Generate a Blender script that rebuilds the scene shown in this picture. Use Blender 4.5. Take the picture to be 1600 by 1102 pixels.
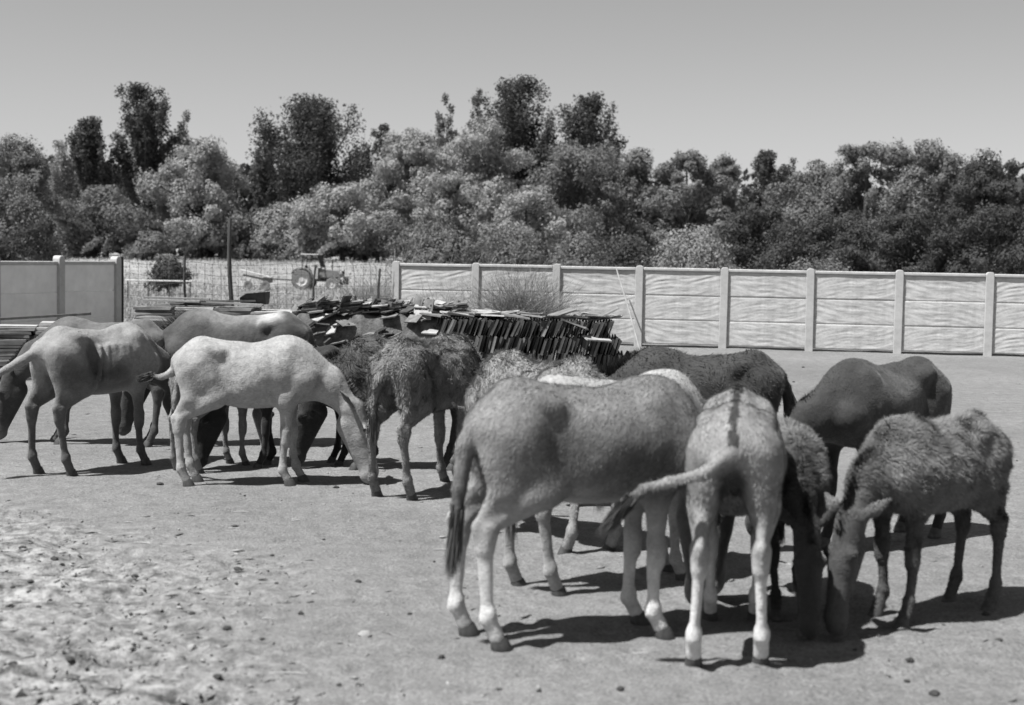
import bpy, bmesh, math, random
import numpy as np
from mathutils import Vector, Matrix

for o in list(bpy.data.objects): bpy.data.objects.remove(o)
S = bpy.context.scene
COL = S.collection
R = math.radians

# ------------------------------------------------------------------ camera
CAM_H, F_PX, W, H = 1.70, 2222.0, 1600, 1102
cam_d = bpy.data.cameras.new('camera'); cam = bpy.data.objects.new('camera', cam_d); COL.objects.link(cam)
cam_d.sensor_width = 36.0; cam_d.lens = 36.0 * F_PX / W
cam_d.clip_start = 0.1; cam_d.clip_end = 4000
PITCH, ROLL = math.atan(151 / F_PX), R(1.0)
CAM_M = Matrix.Translation((0, 0, CAM_H)) @ Matrix.Rotation(R(90) - PITCH, 4, 'X') @ Matrix.Rotation(ROLL, 4, 'Z')
cam.matrix_world = CAM_M
cam_d.dof.use_dof = True; cam_d.dof.focus_distance = 14.0; cam_d.dof.aperture_fstop = 2.4
S.camera = cam

def at(px, py, z=0.0):
    """place on the level z seen at photograph pixel px, py"""
    d = CAM_M.to_3x3() @ Vector(((px - W / 2) / F_PX, -(py - H / 2) / F_PX, -1.0))
    t = (z - CAM_H) / d.z
    return Vector((d.x * t, d.y * t, z))

def at_depth(px, py, Y):
    d = CAM_M.to_3x3() @ Vector(((px - W / 2) / F_PX, -(py - H / 2) / F_PX, -1.0))
    t = Y / d.y
    return Vector((d.x * t, Y, CAM_H + d.z * t))

# ------------------------------------------------------------------ world, sun
SUN_EL = R(62); SH = Vector((0.87, 0.49, 0)).normalized()      # shadows fall to the right and away
to_sun = Vector((-SH.x * math.cos(SUN_EL), -SH.y * math.cos(SUN_EL), math.sin(SUN_EL)))
wld = bpy.data.worlds.new('World'); S.world = wld; wld.use_nodes = True
nt = wld.node_tree; nt.nodes.clear()
sky = nt.nodes.new('ShaderNodeTexSky'); sky.sky_type = 'NISHITA'; sky.sun_disc = False
sky.sun_elevation = SUN_EL; sky.sun_rotation = math.atan2(to_sun.x, to_sun.y)
sky.air_density = 1.0; sky.dust_density = 0.6; sky.ozone_density = 1.0
bw = nt.nodes.new('ShaderNodeRGBToBW'); bg = nt.nodes.new('ShaderNodeBackground'); wo = nt.nodes.new('ShaderNodeOutputWorld')
bg.inputs['Strength'].default_value = 0.060
nt.links.new(sky.outputs[0], bw.inputs[0]); nt.links.new(bw.outputs[0], bg.inputs[0]); nt.links.new(bg.outputs[0], wo.inputs[0])
sl = bpy.data.lights.new('sun', 'SUN'); sl.energy = 5.0; sl.angle = R(0.55); sl.color = (1, 0.995, 0.985)
sun = bpy.data.objects.new('sun', sl); COL.objects.link(sun)
sun.rotation_euler = to_sun.to_track_quat('Z', 'Y').to_euler()
sun.location = (-20, -10, 40)
S.view_settings.view_transform = 'Standard'; S.view_settings.look = 'None'
S.view_settings.exposure = 0.85; S.view_settings.gamma = 1.0; S.view_settings.use_curve_mapping = False
S.render.engine = 'CYCLES'
S.render.resolution_x = 1024; S.render.resolution_y = 705

# ------------------------------------------------------------------ helpers
rng = np.random.default_rng(7)
random.seed(7)

def tag(o, label=None, cat=None, group=None, kind=None):
    if label: o['label'] = label
    if cat: o['category'] = cat
    if group: o['group'] = group
    if kind: o['kind'] = kind
    return o

def link(name, mesh, mat=None, parent=None):
    o = bpy.data.objects.new(name, mesh); COL.objects.link(o)
    if mesh is not None and mat is not None and len(mesh.materials) == 0: mesh.materials.append(mat)
    if parent is not None: o.parent = parent
    return o

def empty(name, loc, rz=0.0):
    o = bpy.data.objects.new(name, None); COL.objects.link(o)
    o.location = loc; o.rotation_euler = (0, 0, rz); o.empty_display_size = 0.2
    return o

def mesh_np(name, v, f, smooth=False):
    """v (n,3), f (m,3) or (m,4) arrays"""
    me = bpy.data.meshes.new(name)
    v = np.asarray(v, np.float32); f = np.asarray(f, np.int32)
    k = f.shape[1]
    me.vertices.add(len(v)); me.vertices.foreach_set('co', v.ravel())
    me.loops.add(f.size); me.loops.foreach_set('vertex_index', f.ravel())
    me.polygons.add(len(f)); me.polygons.foreach_set('loop_start', np.arange(0, f.size, k, dtype=np.int32))
    me.polygons.foreach_set('loop_total', np.full(len(f), k, np.int32))
    if smooth: me.polygons.foreach_set('use_smooth', np.ones(len(f), bool))
    me.update(calc_edges=True)
    return me

def set_tone(me, tone):
    a = me.attributes.new('coat', 'FLOAT', 'POINT'); a.data.foreach_set('value', np.asarray(tone, np.float32) * 0.66)

class MB:
    """collects boxes, tubes and lathes, builds ONE mesh"""
    def __init__(s): s.v = []; s.f = []
    def add(s, vs, fs):
        n = len(s.v); s.v += [tuple(q) for q in vs]; s.f += [tuple(i + n for i in q) for q in fs]; return s
    def box(s, c, d, rot=None):
        hx, hy, hz = d[0] / 2, d[1] / 2, d[2] / 2
        vs = [Vector((x, y, z)) for x in (-hx, hx) for y in (-hy, hy) for z in (-hz, hz)]
        if rot is not None: vs = [rot @ q for q in vs]
        vs = [q + Vector(c) for q in vs]
        return s.add(vs, [(0, 1, 3, 2), (4, 6, 7, 5), (0, 4, 5, 1), (2, 3, 7, 6), (0, 2, 6, 4), (1, 5, 7, 3)])
    def tube(s, pts, rad, n=8, cap=True):
        pts = [Vector(p) for p in pts]
        if not hasattr(rad, '__len__'): rad = [rad] * len(pts)
        vs = []; fs = []
        up = Vector((0.13, 0.31, 0.94)).normalized()
        for i, p in enumerate(pts):
            d = (pts[min(i + 1, len(pts) - 1)] - pts[max(i - 1, 0)]).normalized()
            a = d.cross(up)
            if a.length < 0.05: a = d.cross(Vector((1, 0, 0)))
            a.normalize(); b = d.cross(a)
            for k in range(n):
                t = 2 * math.pi * k / n
                vs.append(p + (a * math.cos(t) + b * math.sin(t)) * rad[i])
        for i in range(len(pts) - 1):
            for k in range(n):
                fs.append((i * n + k, i * n + (k + 1) % n, (i + 1) * n + (k + 1) % n, (i + 1) * n + k))
        if cap:
            fs.append(tuple(range(n - 1, -1, -1))); m = (len(pts) - 1) * n; fs.append(tuple(range(m, m + n)))
        return s.add(vs, fs)
    def lathe(s, prof, c, axis='Z', n=20):
        vs = []; fs = []
        for (r, h) in prof:
            for k in range(n):
                t = 2 * math.pi * k / n; p = (r * math.cos(t), r * math.sin(t), h)
                if axis == 'Y': p = (p[0], p[2], p[1])
                vs.append(Vector(p) + Vector(c))
        for i in range(len(prof) - 1):
            for k in range(n):
                fs.append((i * n + k, i * n + (k + 1) % n, (i + 1) * n + (k + 1) % n, (i + 1) * n + k))
        return s.add(vs, fs)
    def prism(s, poly, y0, y1):
        """polygon in x,z extruded along y"""
        n = len(poly)
        vs = [(x, y0, z) for x, z in poly] + [(x, y1, z) for x, z in poly]
        fs = [tuple(range(n)), tuple(range(2 * n - 1, n - 1, -1))] + [(i, i + n, (i + 1) % n + n, (i + 1) % n) for i in range(n)]
        return s.add(vs, fs)
    def mesh(s, name, smooth=False, bevel=0):
        me = bpy.data.meshes.new(name); me.from_pydata(s.v, [], s.f)
        bm = bmesh.new(); bm.from_mesh(me)
        bmesh.ops.recalc_face_normals(bm, faces=bm.faces)
        if bevel: bmesh.ops.bevel(bm, geom=bm.edges[:], offset=bevel, segments=1, affect='EDGES')
        if smooth:
            for f in bm.faces: f.smooth = True
        bm.to_mesh(me); bm.free(); me.update()
        if smooth:
            try: me.set_sharp_from_angle(angle=R(40))
            except Exception: pass
        return me
    def build(s, name, mat, parent=None, smooth=False, bevel=0):
        return link(name, s.mesh(name, smooth, bevel), mat, parent)

# numpy value noise
_lat = np.random.default_rng(3).random((64, 64, 64)).astype(np.float32)
def vnoise(p):
    p = np.asarray(p, np.float32); i = np.floor(p).astype(int); f = p - i; f = f * f * (3 - 2 * f)
    def L(a, b, c): return _lat[(i[..., 0] + a) % 64, (i[..., 1] + b) % 64, (i[..., 2] + c) % 64]
    x, y, z = f[..., 0], f[..., 1], f[..., 2]
    c00 = L(0, 0, 0) * (1 - x) + L(1, 0, 0) * x; c10 = L(0, 1, 0) * (1 - x) + L(1, 1, 0) * x
    c01 = L(0, 0, 1) * (1 - x) + L(1, 0, 1) * x; c11 = L(0, 1, 1) * (1 - x) + L(1, 1, 1) * x
    return (c00 * (1 - y) + c10 * y) * (1 - z) + (c01 * (1 - y) + c11 * y) * z
def fbm(p, o=4):
    p = np.asarray(p, np.float32); t = 0; a = 0.5
    for k in range(o): t = t + a * vnoise(p * (2 ** k) + 13.7 * k); a *= 0.5
    return t
def sstep(x, a, b):
    t = np.clip((x - a) / (b - a), 0, 1); return t * t * (3 - 2 * t)

# ------------------------------------------------------------------ materials (greys: a black and white photograph)
def new_mat(name):
    m = bpy.data.materials.new(name); m.use_nodes = True
    n = m.node_tree; b = n.nodes['Principled BSDF']
    return m, n, b
def grey(v): return (v, v, v, 1)
def ramp(n, src, stops):
    r = n.nodes.new('ShaderNodeValToRGB'); e = r.color_ramp.elements
    while len(e) < len(stops): e.new(0.5)
    for k, (p, v) in enumerate(stops): e[k].position = p; e[k].color = grey(v)
    n.links.new(src, r.inputs[0]); return r.outputs[0]
def noise(n, scale, detail=4, rough=0.55, vec=None, sc3=None):
    t = n.nodes.new('ShaderNodeTexNoise'); t.inputs['Scale'].default_value = scale
    t.inputs['Detail'].default_value = detail; t.inputs['Roughness'].default_value = rough
    if vec is None:
        tc = n.nodes.new('ShaderNodeTexCoord'); vec = tc.outputs['Object']
    if sc3:
        mp = n.nodes.new('ShaderNodeMapping'); mp.inputs['Scale'].default_value = sc3; n.links.new(vec, mp.inputs[0]); vec = mp.outputs[0]
    n.links.new(vec, t.inputs['Vector']); return t.outputs['Fac']
def mul(n, a, b):
    m = n.nodes.new('ShaderNodeMath'); m.operation = 'MULTIPLY'
    for k, q in enumerate((a, b)):
        if isinstance(q, (int, float)): m.inputs[k].default_value = q
        else: n.links.new(q, m.inputs[k])
    return m.outputs[0]
def mix(n, fac, a, b):
    m = n.nodes.new('ShaderNodeMix'); m.data_type = 'RGBA'
    n.links.new(fac, m.inputs[0])
    for k, q in ((6, a), (7, b)):
        if isinstance(q, (int, float)): m.inputs[k].default_value = grey(q)
        else: n.links.new(q, m.inputs[k])
    return m.outputs[2]
def bump(n, b, h, strength, dist):
    bp = n.nodes.new('ShaderNodeBump'); bp.inputs['Strength'].default_value = strength; bp.inputs['Distance'].default_value = dist
    n.links.new(h, bp.inputs['Height']); n.links.new(bp.outputs[0], b.inputs['Normal']); return bp

ALB = 0.80
def mat_simple(name, lo, hi, scale=8, rough=0.85, bst=0.3, bd=0.01, detail=5, sc3=None, metal=0.0):
    m, n, b = new_mat(name)
    f = noise(n, scale, detail, sc3=sc3)
    n.links.new(ramp(n, f, [(0.3, lo * ALB), (0.7, hi * ALB)]), b.inputs['Base Color'])
    b.inputs['Roughness'].default_value = rough; b.inputs['Metallic'].default_value = metal
    b.inputs['Specular IOR Level'].default_value = 0.25
    if bst: bump(n, b, noise(n, scale * 4, 4, sc3=sc3), bst, bd)
    return m

def mat_coat(name, var=0.25, sheen=0.15):
    m, n, b = new_mat(name)
    at_ = n.nodes.new('ShaderNodeAttribute'); at_.attribute_name = 'coat'
    f = noise(n, 9, 5, 0.65); g = ramp(n, f, [(0.3, 1 - var), (0.7, 1 + var * 0.6)])
    f2 = noise(n, 120, 3, 0.6, sc3=(0.4, 1, 1)); g2 = ramp(n, f2, [(0.3, 0.82), (0.7, 1.12)])
    f3 = noise(n, 28, 4, 0.6); g3 = ramp(n, f3, [(0.3, 0.84), (0.7, 1.10)])
    n.links.new(mul(n, mul(n, mul(n, at_.outputs['Fac'], g), g2), g3), b.inputs['Base Color'])
    b.inputs['Roughness'].default_value = 0.75; b.inputs['Specular IOR Level'].default_value = 0.2
    b.inputs['Sheen Weight'].default_value = sheen; b.inputs['Sheen Roughness'].default_value = 0.5
    ad = n.nodes.new('ShaderNodeMath'); ad.operation = 'ADD'; n.links.new(mul(n, f2, 0.004), ad.inputs[0]); n.links.new(mul(n, noise(n, 16, 3, .5), 0.010), ad.inputs[1])
    bump(n, b, ad.outputs[0], 0.8, 1.0)
    return m

M = {}
M['coat'] = mat_coat('donkey_coat')
m, n, b = new_mat('hair'); a_ = n.nodes.new('ShaderNodeAttribute'); a_.attribute_name = 'coat'
n.links.new(a_.outputs['Fac'], b.inputs['Base Color']); b.inputs['Roughness'].default_value = 0.7; b.inputs['Specular IOR Level'].default_value = 0.2
M['hair'] = m
M['hoof'] = mat_simple('hoof_horn', 0.05, 0.11, 30, 0.6, 0.2, 0.003)
m, n, b = new_mat('eye'); b.inputs['Base Color'].default_value = grey(0.012); b.inputs['Roughness'].default_value = 0.12; M['eye'] = m
M['concrete'] = mat_simple('concrete', 0.46, 0.58, 5, 0.9, 0.25, 0.006)
M['concrete_post'] = mat_simple('concrete_post', 0.42, 0.56, 7, 0.9, 0.25, 0.006)
m, n, b = new_mat('concrete_panel')      # cast rock relief, streaky
f = noise(n, 3, 6, 0.6, sc3=(1.0, 1, 3.0)); stn = noise(n, 5, 5, .65, sc3=(1.2, 1, .25)); fsp = noise(n, 22, 4, .7, sc3=(1, 1, 3.5)); n.links.new(mul(n, mul(n, ramp(n, f, [(0.28, 0.34), (0.7, 0.50)]), ramp(n, stn, [(0.3, .82), (0.6, 1.03)])), ramp(n, fsp, [(0.32, .70), (0.5, 1.04)])), b.inputs['Base Color']); b.inputs['Roughness'].default_value = 0.92
M['concrete_panel'] = m
M['concrete_smooth'] = mat_simple('concrete_smooth', 0.80, 0.96, 4, 0.92, 0.15, 0.004)
M['tile'] = mat_simple('roof_tile', 0.035, 0.10, 6, 0.85, 0.4, 0.006)
M['tile_pale'] = mat_simple('roof_tile_weathered', 0.26, 0.46, 7, 0.9, 0.4, 0.006)
M['tile_mid'] = mat_simple('roof_tile_dusty', 0.12, 0.24, 7, 0.9, 0.4, 0.006)
M['slab'] = mat_simple('stone_slab', 0.30, 0.48, 6, 0.9, 0.4, 0.008)
M['rubble'] = mat_simple('rubble', 0.05, 0.18, 9, 0.95, 0.6, 0.03)
M['wood'] = mat_simple('grey_wood', 0.05, 0.12, 12, 0.9, 0.4, 0.006, sc3=(1, 1, 0.15))
M['wood_pale'] = mat_simple('pale_wood', 0.26, 0.38, 12, 0.9, 0.3, 0.006, sc3=(1, 1, 0.15))
M['wire'] = mat_simple('wire', 0.07, 0.14, 20, 0.7, 0, 0)
M['bark'] = mat_simple('bark', 0.05, 0.12, 5, 0.95, 0.5, 0.03, sc3=(1, 1, 0.3))
M['twig'] = mat_simple('dry_twig', 0.24, 0.42, 3, 0.9, 0, 0)
M['twig_dark'] = mat_simple('brown_twig', 0.18, 0.32, 3, 0.9, 0, 0)
M['dark_metal'] = mat_simple('dark_metal', 0.02, 0.05, 6, 0.6, 0.1, 0.003)
M['paint_mid'] = mat_simple('faded_paint', 0.16, 0.26, 5, 0.55, 0.1, 0.003)
M['paint_pale'] = mat_simple('pale_paint', 0.50, 0.66, 5, 0.5, 0.1, 0.003)
M['rubber'] = mat_simple('dusty_rubber', 0.14, 0.24, 10, 0.9, 0.2, 0.01)
M['dung'] = mat_simple('dung', 0.04, 0.10, 30, 0.95, 0.6, 0.01)
M['stone'] = mat_simple('pale_stone', 0.28, 0.40, 20, 0.9, 0.4, 0.006)
M['straw'] = mat_simple('straw', 0.36, 0.50, 20, 0.8, 0, 0)
M['grass'] = mat_simple('dry_grass', 0.22, 0.42, 0.35, 0.9, 0, 0)

def mat_leaf(name, lo, hi):
    m, n, b = new_mat(name)
    g = n.nodes.new('ShaderNodeNewGeometry')
    r = ramp(n, g.outputs['Random Per Island'], [(0.0, lo), (1.0, hi)])
    n.links.new(r, b.inputs['Base Color']); b.inputs['Roughness'].default_value = 0.75; b.inputs['Specular IOR Level'].default_value = 0.12
    t = n.nodes.new('ShaderNodeBsdfTranslucent'); n.links.new(r, t.inputs[0])
    mx = n.nodes.new('ShaderNodeMixShader'); mx.inputs[0].default_value = 0.25
    n.links.new(b.outputs[0], mx.inputs[1]); n.links.new(t.outputs[0], mx.inputs[2])
    n.links.new(mx.outputs[0], n.nodes['Material Output'].inputs[0])
    return m
LEAF = {'dark': mat_leaf('leaf_dark', 0.056, 0.088), 'mid': mat_leaf('leaf_mid', 0.14, 0.19),
        'pale': mat_leaf('leaf_pale', 0.26, 0.34), 'light': mat_leaf('leaf_light', 0.21, 0.30)}

# ground: dusty yard, dry meadow beyond the fence
m, n, b = new_mat('dusty_ground')
tc = n.nodes.new('ShaderNodeTexCoord'); ob = tc.outputs['Object']
big = noise(n, 0.35, 4, 0.6, ob); fine = noise(n, 7, 6, 0.7, ob); grit = noise(n, 60, 4, 0.75, ob)
yard = mul(n, ramp(n, big, [(0.3, 0.155), (0.7, 0.215)]), mul(n, ramp(n, fine, [(0.25, 0.72), (0.75, 1.24)]), ramp(n, grit, [(0.3, 0.52), (0.7, 1.40)])))
ra = n.nodes.new('ShaderNodeAttribute'); ra.attribute_name = 'rough'
fa = n.nodes.new('ShaderNodeAttribute'); fa.attribute_name = 'field'
sp = noise(n, 9, 5, 0.75, ob); spk = ramp(n, sp, [(0.36, 0.055), (0.50, 0.20), (0.64, 0.36)])
c1 = mix(n, ra.outputs['Fac'], yard, spk)
mead = mul(n, ramp(n, noise(n, 0.12, 5, 0.6, ob), [(0.3, 0.18), (0.7, 0.30)]), ramp(n, noise(n, 2.5, 5, 0.7, ob), [(0.3, 0.7), (0.7, 1.2)]))
c2 = mix(n, fa.outputs['Fac'], c1, mead)
n.links.new(c2, b.inputs['Base Color']); b.inputs['Roughness'].default_value = 0.95; b.inputs['Specular IOR Level'].default_value = 0.1
hh = n.nodes.new('ShaderNodeMath'); hh.operation = 'ADD'; n.links.new(mul(n, fine, 1.0), hh.inputs[0]); n.links.new(mul(n, grit, 0.35), hh.inputs[1])
bump(n, b, hh.outputs[0], 0.9, 0.035)
M['ground'] = m

# ------------------------------------------------------------------ ground sheet
def terrain(Y):
    """level of the land: flat yard, the meadow dips and then rises to the wood"""
    Y = np.asarray(Y, float)
    return -0.75 * sstep(Y, 31, 75) + 1.60 * sstep(Y, 94, 113) + 1.2 * sstep(Y, 160, 600)
def rough_mask(X, Y):
    nz = fbm(np.stack([X * 0.9, Y * 0.9, X * 0], -1), 3)
    return sstep(-X * 0.8 - (Y - 7) * 0.5 + (nz - 0.45) * 2.4, 0.6, 1.7) * (1 - sstep(Y + (nz - .45) * 4, 8.2, 9.8))
u = np.linspace(-1, 1, 500); gx = np.sinh(u * 9) / math.sinh(9) * 900 + u * 6.5
v_ = np.linspace(0, 1, 470); gy = -12 + 16.5 * np.clip(v_ / 0.10, 0, 1) + (np.exp(np.clip((v_ - 0.10) / 0.90, 0, 1) * 8) - 1) / (math.exp(8) - 1) * 1100 + 9 * np.clip((v_ - 0.10) / 0.9, 0, 1)
GX, GY = np.meshgrid(gx, gy, indexing='xy')
rm = rough_mask(GX, GY)
P3 = np.stack([GX, GY, GX * 0], -1)
near = 1 - sstep(GY, 34, 60)
GZ = terrain(GY) + near * ((fbm(P3 * 1.1, 3) - 0.45) * 0.05 + (fbm(P3 * 6, 3) - 0.45) * 0.014) + rm * ((fbm(P3 * 5 + 9, 4) - 0.42) * 0.17)
GZ += sstep(GY, 40, 70) * (fbm(P3 * 0.09, 3) - 0.45) * 0.5
hp_r = np.random.default_rng(21)
for _k in range(700):
    hy0 = 4.2 * (15 / 4.2) ** hp_r.random(); hx0 = (hp_r.random() - .5) * .85 * hy0
    j0, j1 = np.searchsorted(gx, (hx0 - .16, hx0 + .16)); i0, i1 = np.searchsorted(gy, (hy0 - .16, hy0 + .16))
    dd_ = np.hypot(GX[i0:i1, j0:j1] - hx0, GY[i0:i1, j0:j1] - hy0)
    GZ[i0:i1, j0:j1] += -0.016 * np.exp(-(dd_ / .045) ** 2) + 0.007 * np.exp(-((dd_ - .085) / .03) ** 2)
nx, ny = len(gx), len(gy)
idx = np.arange(nx * ny).reshape(ny, nx)
fq = np.stack([idx[:-1, :-1], idx[:-1, 1:], idx[1:, 1:], idx[1:, :-1]], -1).reshape(-1, 4)
me = mesh_np('ground', np.stack([GX, GY, GZ], -1).reshape(-1, 3), fq, True)
a = me.attributes.new('rough', 'FLOAT', 'POINT'); a.data.foreach_set('value', rm.ravel().astype(np.float32))
a = me.attributes.new('field', 'FLOAT', 'POINT'); a.data.foreach_set('value', sstep(GY + (fbm(P3 * 0.5, 2) - 0.4) * 6, 28.5, 32).ravel().astype(np.float32))
g = link('ground', me, M['ground']); tag(g, kind='structure')
def ground_z(X, Y):
    j = int(np.clip(np.searchsorted(gx, X), 1, nx - 1)); i = int(np.clip(np.searchsorted(gy, Y), 1, ny - 1))
    tx = (X - gx[j - 1]) / (gx[j] - gx[j - 1]); ty = (Y - gy[i - 1]) / (gy[i] - gy[i - 1])
    return float((GZ[i - 1, j - 1] * (1 - tx) + GZ[i - 1, j] * tx) * (1 - ty) + (GZ[i, j - 1] * (1 - tx) + GZ[i, j] * tx) * ty)

# dry meadow grass (uncountable)
NG = 70000
gy_ = 31.5 * (150 / 31.5) ** rng.random(NG)
gx_ = (rng.random(NG) * 0.34 - 0.36) * gy_
gz_ = np.array([ground_z(x, y) for x, y in zip(gx_, gy_)]) if NG < 5000 else None
jj = np.clip(np.searchsorted(gx, gx_), 1, nx - 1); ii = np.clip(np.searchsorted(gy, gy_), 1, ny - 1)
gz_ = GZ[ii, jj]
hh_ = (0.10 + 0.22 * rng.random(NG)) * (0.5 + fbm(np.stack([gx_ * .3, gy_ * .3, gx_ * 0], -1), 2)); ww = 0.006 + gy_ * 0.00022
an = rng.random(NG) * 6.283; le = rng.normal(0, 0.12, (NG, 2))
p0 = np.stack([gx_ - ww * np.cos(an), gy_ - ww * np.sin(an), gz_ - 0.02], -1); p1 = np.stack([gx_ + ww * np.cos(an), gy_ + ww * np.sin(an), gz_ - 0.02], -1)
p2 = np.stack([gx_ + le[:, 0], gy_ + le[:, 1], gz_ + hh_], -1)
me = mesh_np('meadow_grass', np.stack([p0, p1, p2], 1).reshape(-1, 3), np.arange(NG * 3).reshape(-1, 3))
tag(link('meadow_grass', me, M['grass']), 'dry pale grass of the meadow behind the wire fence', 'grass', kind='stuff')

# ------------------------------------------------------------------ concrete fences
def panel_mesh(w, h, seed, relief):
    nu, nv = int(w / 0.03), int(h / 0.014)
    uu, vv = np.meshgrid(np.linspace(0, w, nu), np.linspace(0, h, nv), indexing='xy')
    wob = fbm(np.stack([uu * 1.3, vv * 1.3, uu * 0 + seed * 7.1], -1), 2)
    ang = 0.35 * (1 if seed % 2 else -1)
    vr = vv + (uu - w / 2) * np.tan(ang * 0.6) * np.clip(np.abs(uu - w / 2) / w * 2, 0, 1) + (wob - .4) * 0.12
    d = relief * (fbm(np.stack([uu * 2.6, vr * 26, uu * 0 + seed * 3.3], -1), 3) - 0.45) * 1.1 + relief * .5 * (fbm(np.stack([uu * 9, vr * 30, uu * 0 + seed], -1), 2) - .4)
    edge = np.minimum(np.minimum(uu, w - uu), np.minimum(vv, h - vv))
    d = d * sstep(edge, 0.0, 0.05) - 0.010 * (1 - sstep(edge, 0, 0.008))
    V = np.stack([uu, -0.025 - d, vv], -1).reshape(-1, 3)
    ix = np.arange(nu * nv).reshape(nv, nu)
    F = np.stack([ix[:-1, :-1], ix[:-1, 1:], ix[1:, 1:], ix[1:, :-1]], -1).reshape(-1, 4)
    nb = len(V)                      # back and edges
    Vb = np.array([[0, .025, 0], [w, .025, 0], [w, .025, h], [0, .025, h]])
    Fb = [[nb, nb + 3, nb + 2, nb + 1], [int(ix[0, 0]), nb, nb + 1, int(ix[0, -1])], [int(ix[-1, 0]), int(ix[-1, -1]), nb + 2, nb + 3],
          [int(ix[0, 0]), int(ix[-1, 0]), nb + 3, nb], [int(ix[0, -1]), nb + 1, nb + 2, int(ix[-1, -1])]]
    return mesh_np('panel', np.vstack([V, Vb]), np.vstack([F, np.array(Fb)]), True)

def post_mesh(h):
    mb = MB(); w = 0.075; d = 0.075
    prof = [(-w, -0.3), (-w, h - 0.05), (-w * 0.75, h - 0.012), (-w * 0.3, h), (w * 0.3, h), (w * 0.75, h - 0.012), (w, h - 0.05), (w, -0.3)]
    mb.prism(prof, -d, d)
    return mb.mesh('post', bevel=0.008)
PH, CAPH = 1.56, 0.06
def fence(name, start, dirv, d, n, label, relief, mat, base_gap):
    ang = math.atan2(dirv[1], dirv[0])
    root = empty(name, (start[0], start[1], 0), ang); tag(root, label, 'fence')
    pm = post_mesh(PH)
    pans = [panel_mesh(d - 0.11, 0.47, k, relief) for k in range(4)]
    cm = MB().box((0, 0, 0), (d - 0.155, 0.11, CAPH)).mesh('cap', bevel=0.012)
    for i in range(n):
        o = link('post', pm, M['concrete_post'], root); o.location = (i * d, 0, random.uniform(-.012, .012)); o.rotation_euler = (random.uniform(-.006, .006), random.uniform(-.008, .008), 0)
        if i == n - 1: break
        sink = random.uniform(-.01, .01)
        for k in range(3):
            o = link('panel', pans[(i + k * 2 + random.randrange(2)) % 4], mat, root)
            o.location = (i * d + 0.055, random.uniform(-.006, .006), base_gap + sink + k * 0.473); o.rotation_euler = (0, random.uniform(-.003, .003), 0)
        o = link('cap', cm, M['concrete_post'], root); o.location = (i * d + d / 2, 0, base_gap + sink + 3 * 0.473 + CAPH / 2 - 0.002)
    return root
D = 1.625
dv = Vector((0.983, -0.185)).normalized()
fence('concrete_fence', (at_depth(619, 450, 28.5).x, 28.5), dv, D, 12, 'long sunlit pale concrete panel fence with rough cast relief behind the herd', 0.017, M['concrete_panel'], 0.05)
th = R(70); dl = Vector((-math.cos(th), -math.sin(th)))
# left wall: runs towards the viewer on the left; its yard side is in shade
st = at_depth(181, 450, 26.0); n_l = 6
far_end = Vector((st.x, 26.0)); near_end = far_end + dl * D * (n_l - 1)
fence('concrete_fence', near_end, -dl, D, n_l, 'shaded smooth grey concrete fence running up to the wire gap', 0.003, M['concrete_smooth'], 0.0)
# dark gate post beside the end of the left wall
gp = MB().tube([(0, 0, -0.3), (0, 0, 1.56)], 0.05, 12).build('gate_post', M['dark_metal'], None, True)
gp.location = at_depth(189, 450, 26.15).xy.to_3d(); tag(gp, 'dark round metal post at the end of the shaded concrete fence', 'post')

# ------------------------------------------------------------------ wire fence across the gap
wf0 = at_depth(194, 450, 26.4); wf1 = at_depth(612, 450, 28.4)
wfd = (wf1 - wf0); wfd.z = 0; L_ = wfd.length; wroot = empty('wire_fence', (wf0.x, wf0.y, 0), math.atan2(wfd.y, wfd.x))
tag(wroot, 'sagging wire mesh fence on thin wooden stakes closing the gap between concrete fences', 'fence')
mb = MB(); nz_ = [0.05, 0.25, 0.45, 0.65, 0.85, 1.05, 1.25, 1.45]
for z in nz_:
    mb.tube([(t * L_ / 12, random.gauss(0, .01), z + random.gauss(0, .012) - 0.03 * math.sin(t * 1.57)) for t in range(13)], 0.0032, 4, False)
x = 0.1
while x < L_:
    mb.tube([(x + random.gauss(0, .012), 0.004, 0.03), (x + random.gauss(0, .012), 0.006, 0.8), (x + random.gauss(0, .015), 0.004, 1.46)], 0.0032, 4, False); x += 0.155
tag(mb.build('wire_mesh', M['wire'], wroot), kind='stuff')
def stake(px, h, lean, r):
    q = at_depth(px, 450, 27); x = (Vector((q.x, q.y, 0)) - Vector((wf0.x, wf0.y, 0))).length
    pts = [(x + lean * t + 0.02 * math.sin(t * 7), 0.05 + 0.015 * math.cos(t * 5), -0.25 + (h + 0.25) * t) for t in np.linspace(0, 1, 9)]
    MB().tube(pts, [r * (1 - 0.25 * t) for t in np.linspace(0, 1, 9)], 7).build('stake', M['wood'], wroot, True)
stake(291, 1.60, -0.07, 0.030); stake(366, 2.32, -0.06, 0.050); stake(500, 1.45, 0.03, 0.026); stake(612, 1.4, 0.0, 0.03)

# leaning pole against the sunlit fence
pa = at(1000, 549); pb = at_depth(963, 420, 27.45)
lp = MB().tube([(0, 0, 0), (pb - pa) * 0.5 + Vector((0.015, 0, 0)), pb - pa], [0.018, 0.016, 0.013], 8).build('leaning_pole', M['wood_pale'], None, True)
lp.location = pa; tag(lp, 'thin pale wooden pole leaning against the sunlit concrete fence', 'pole')

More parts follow.
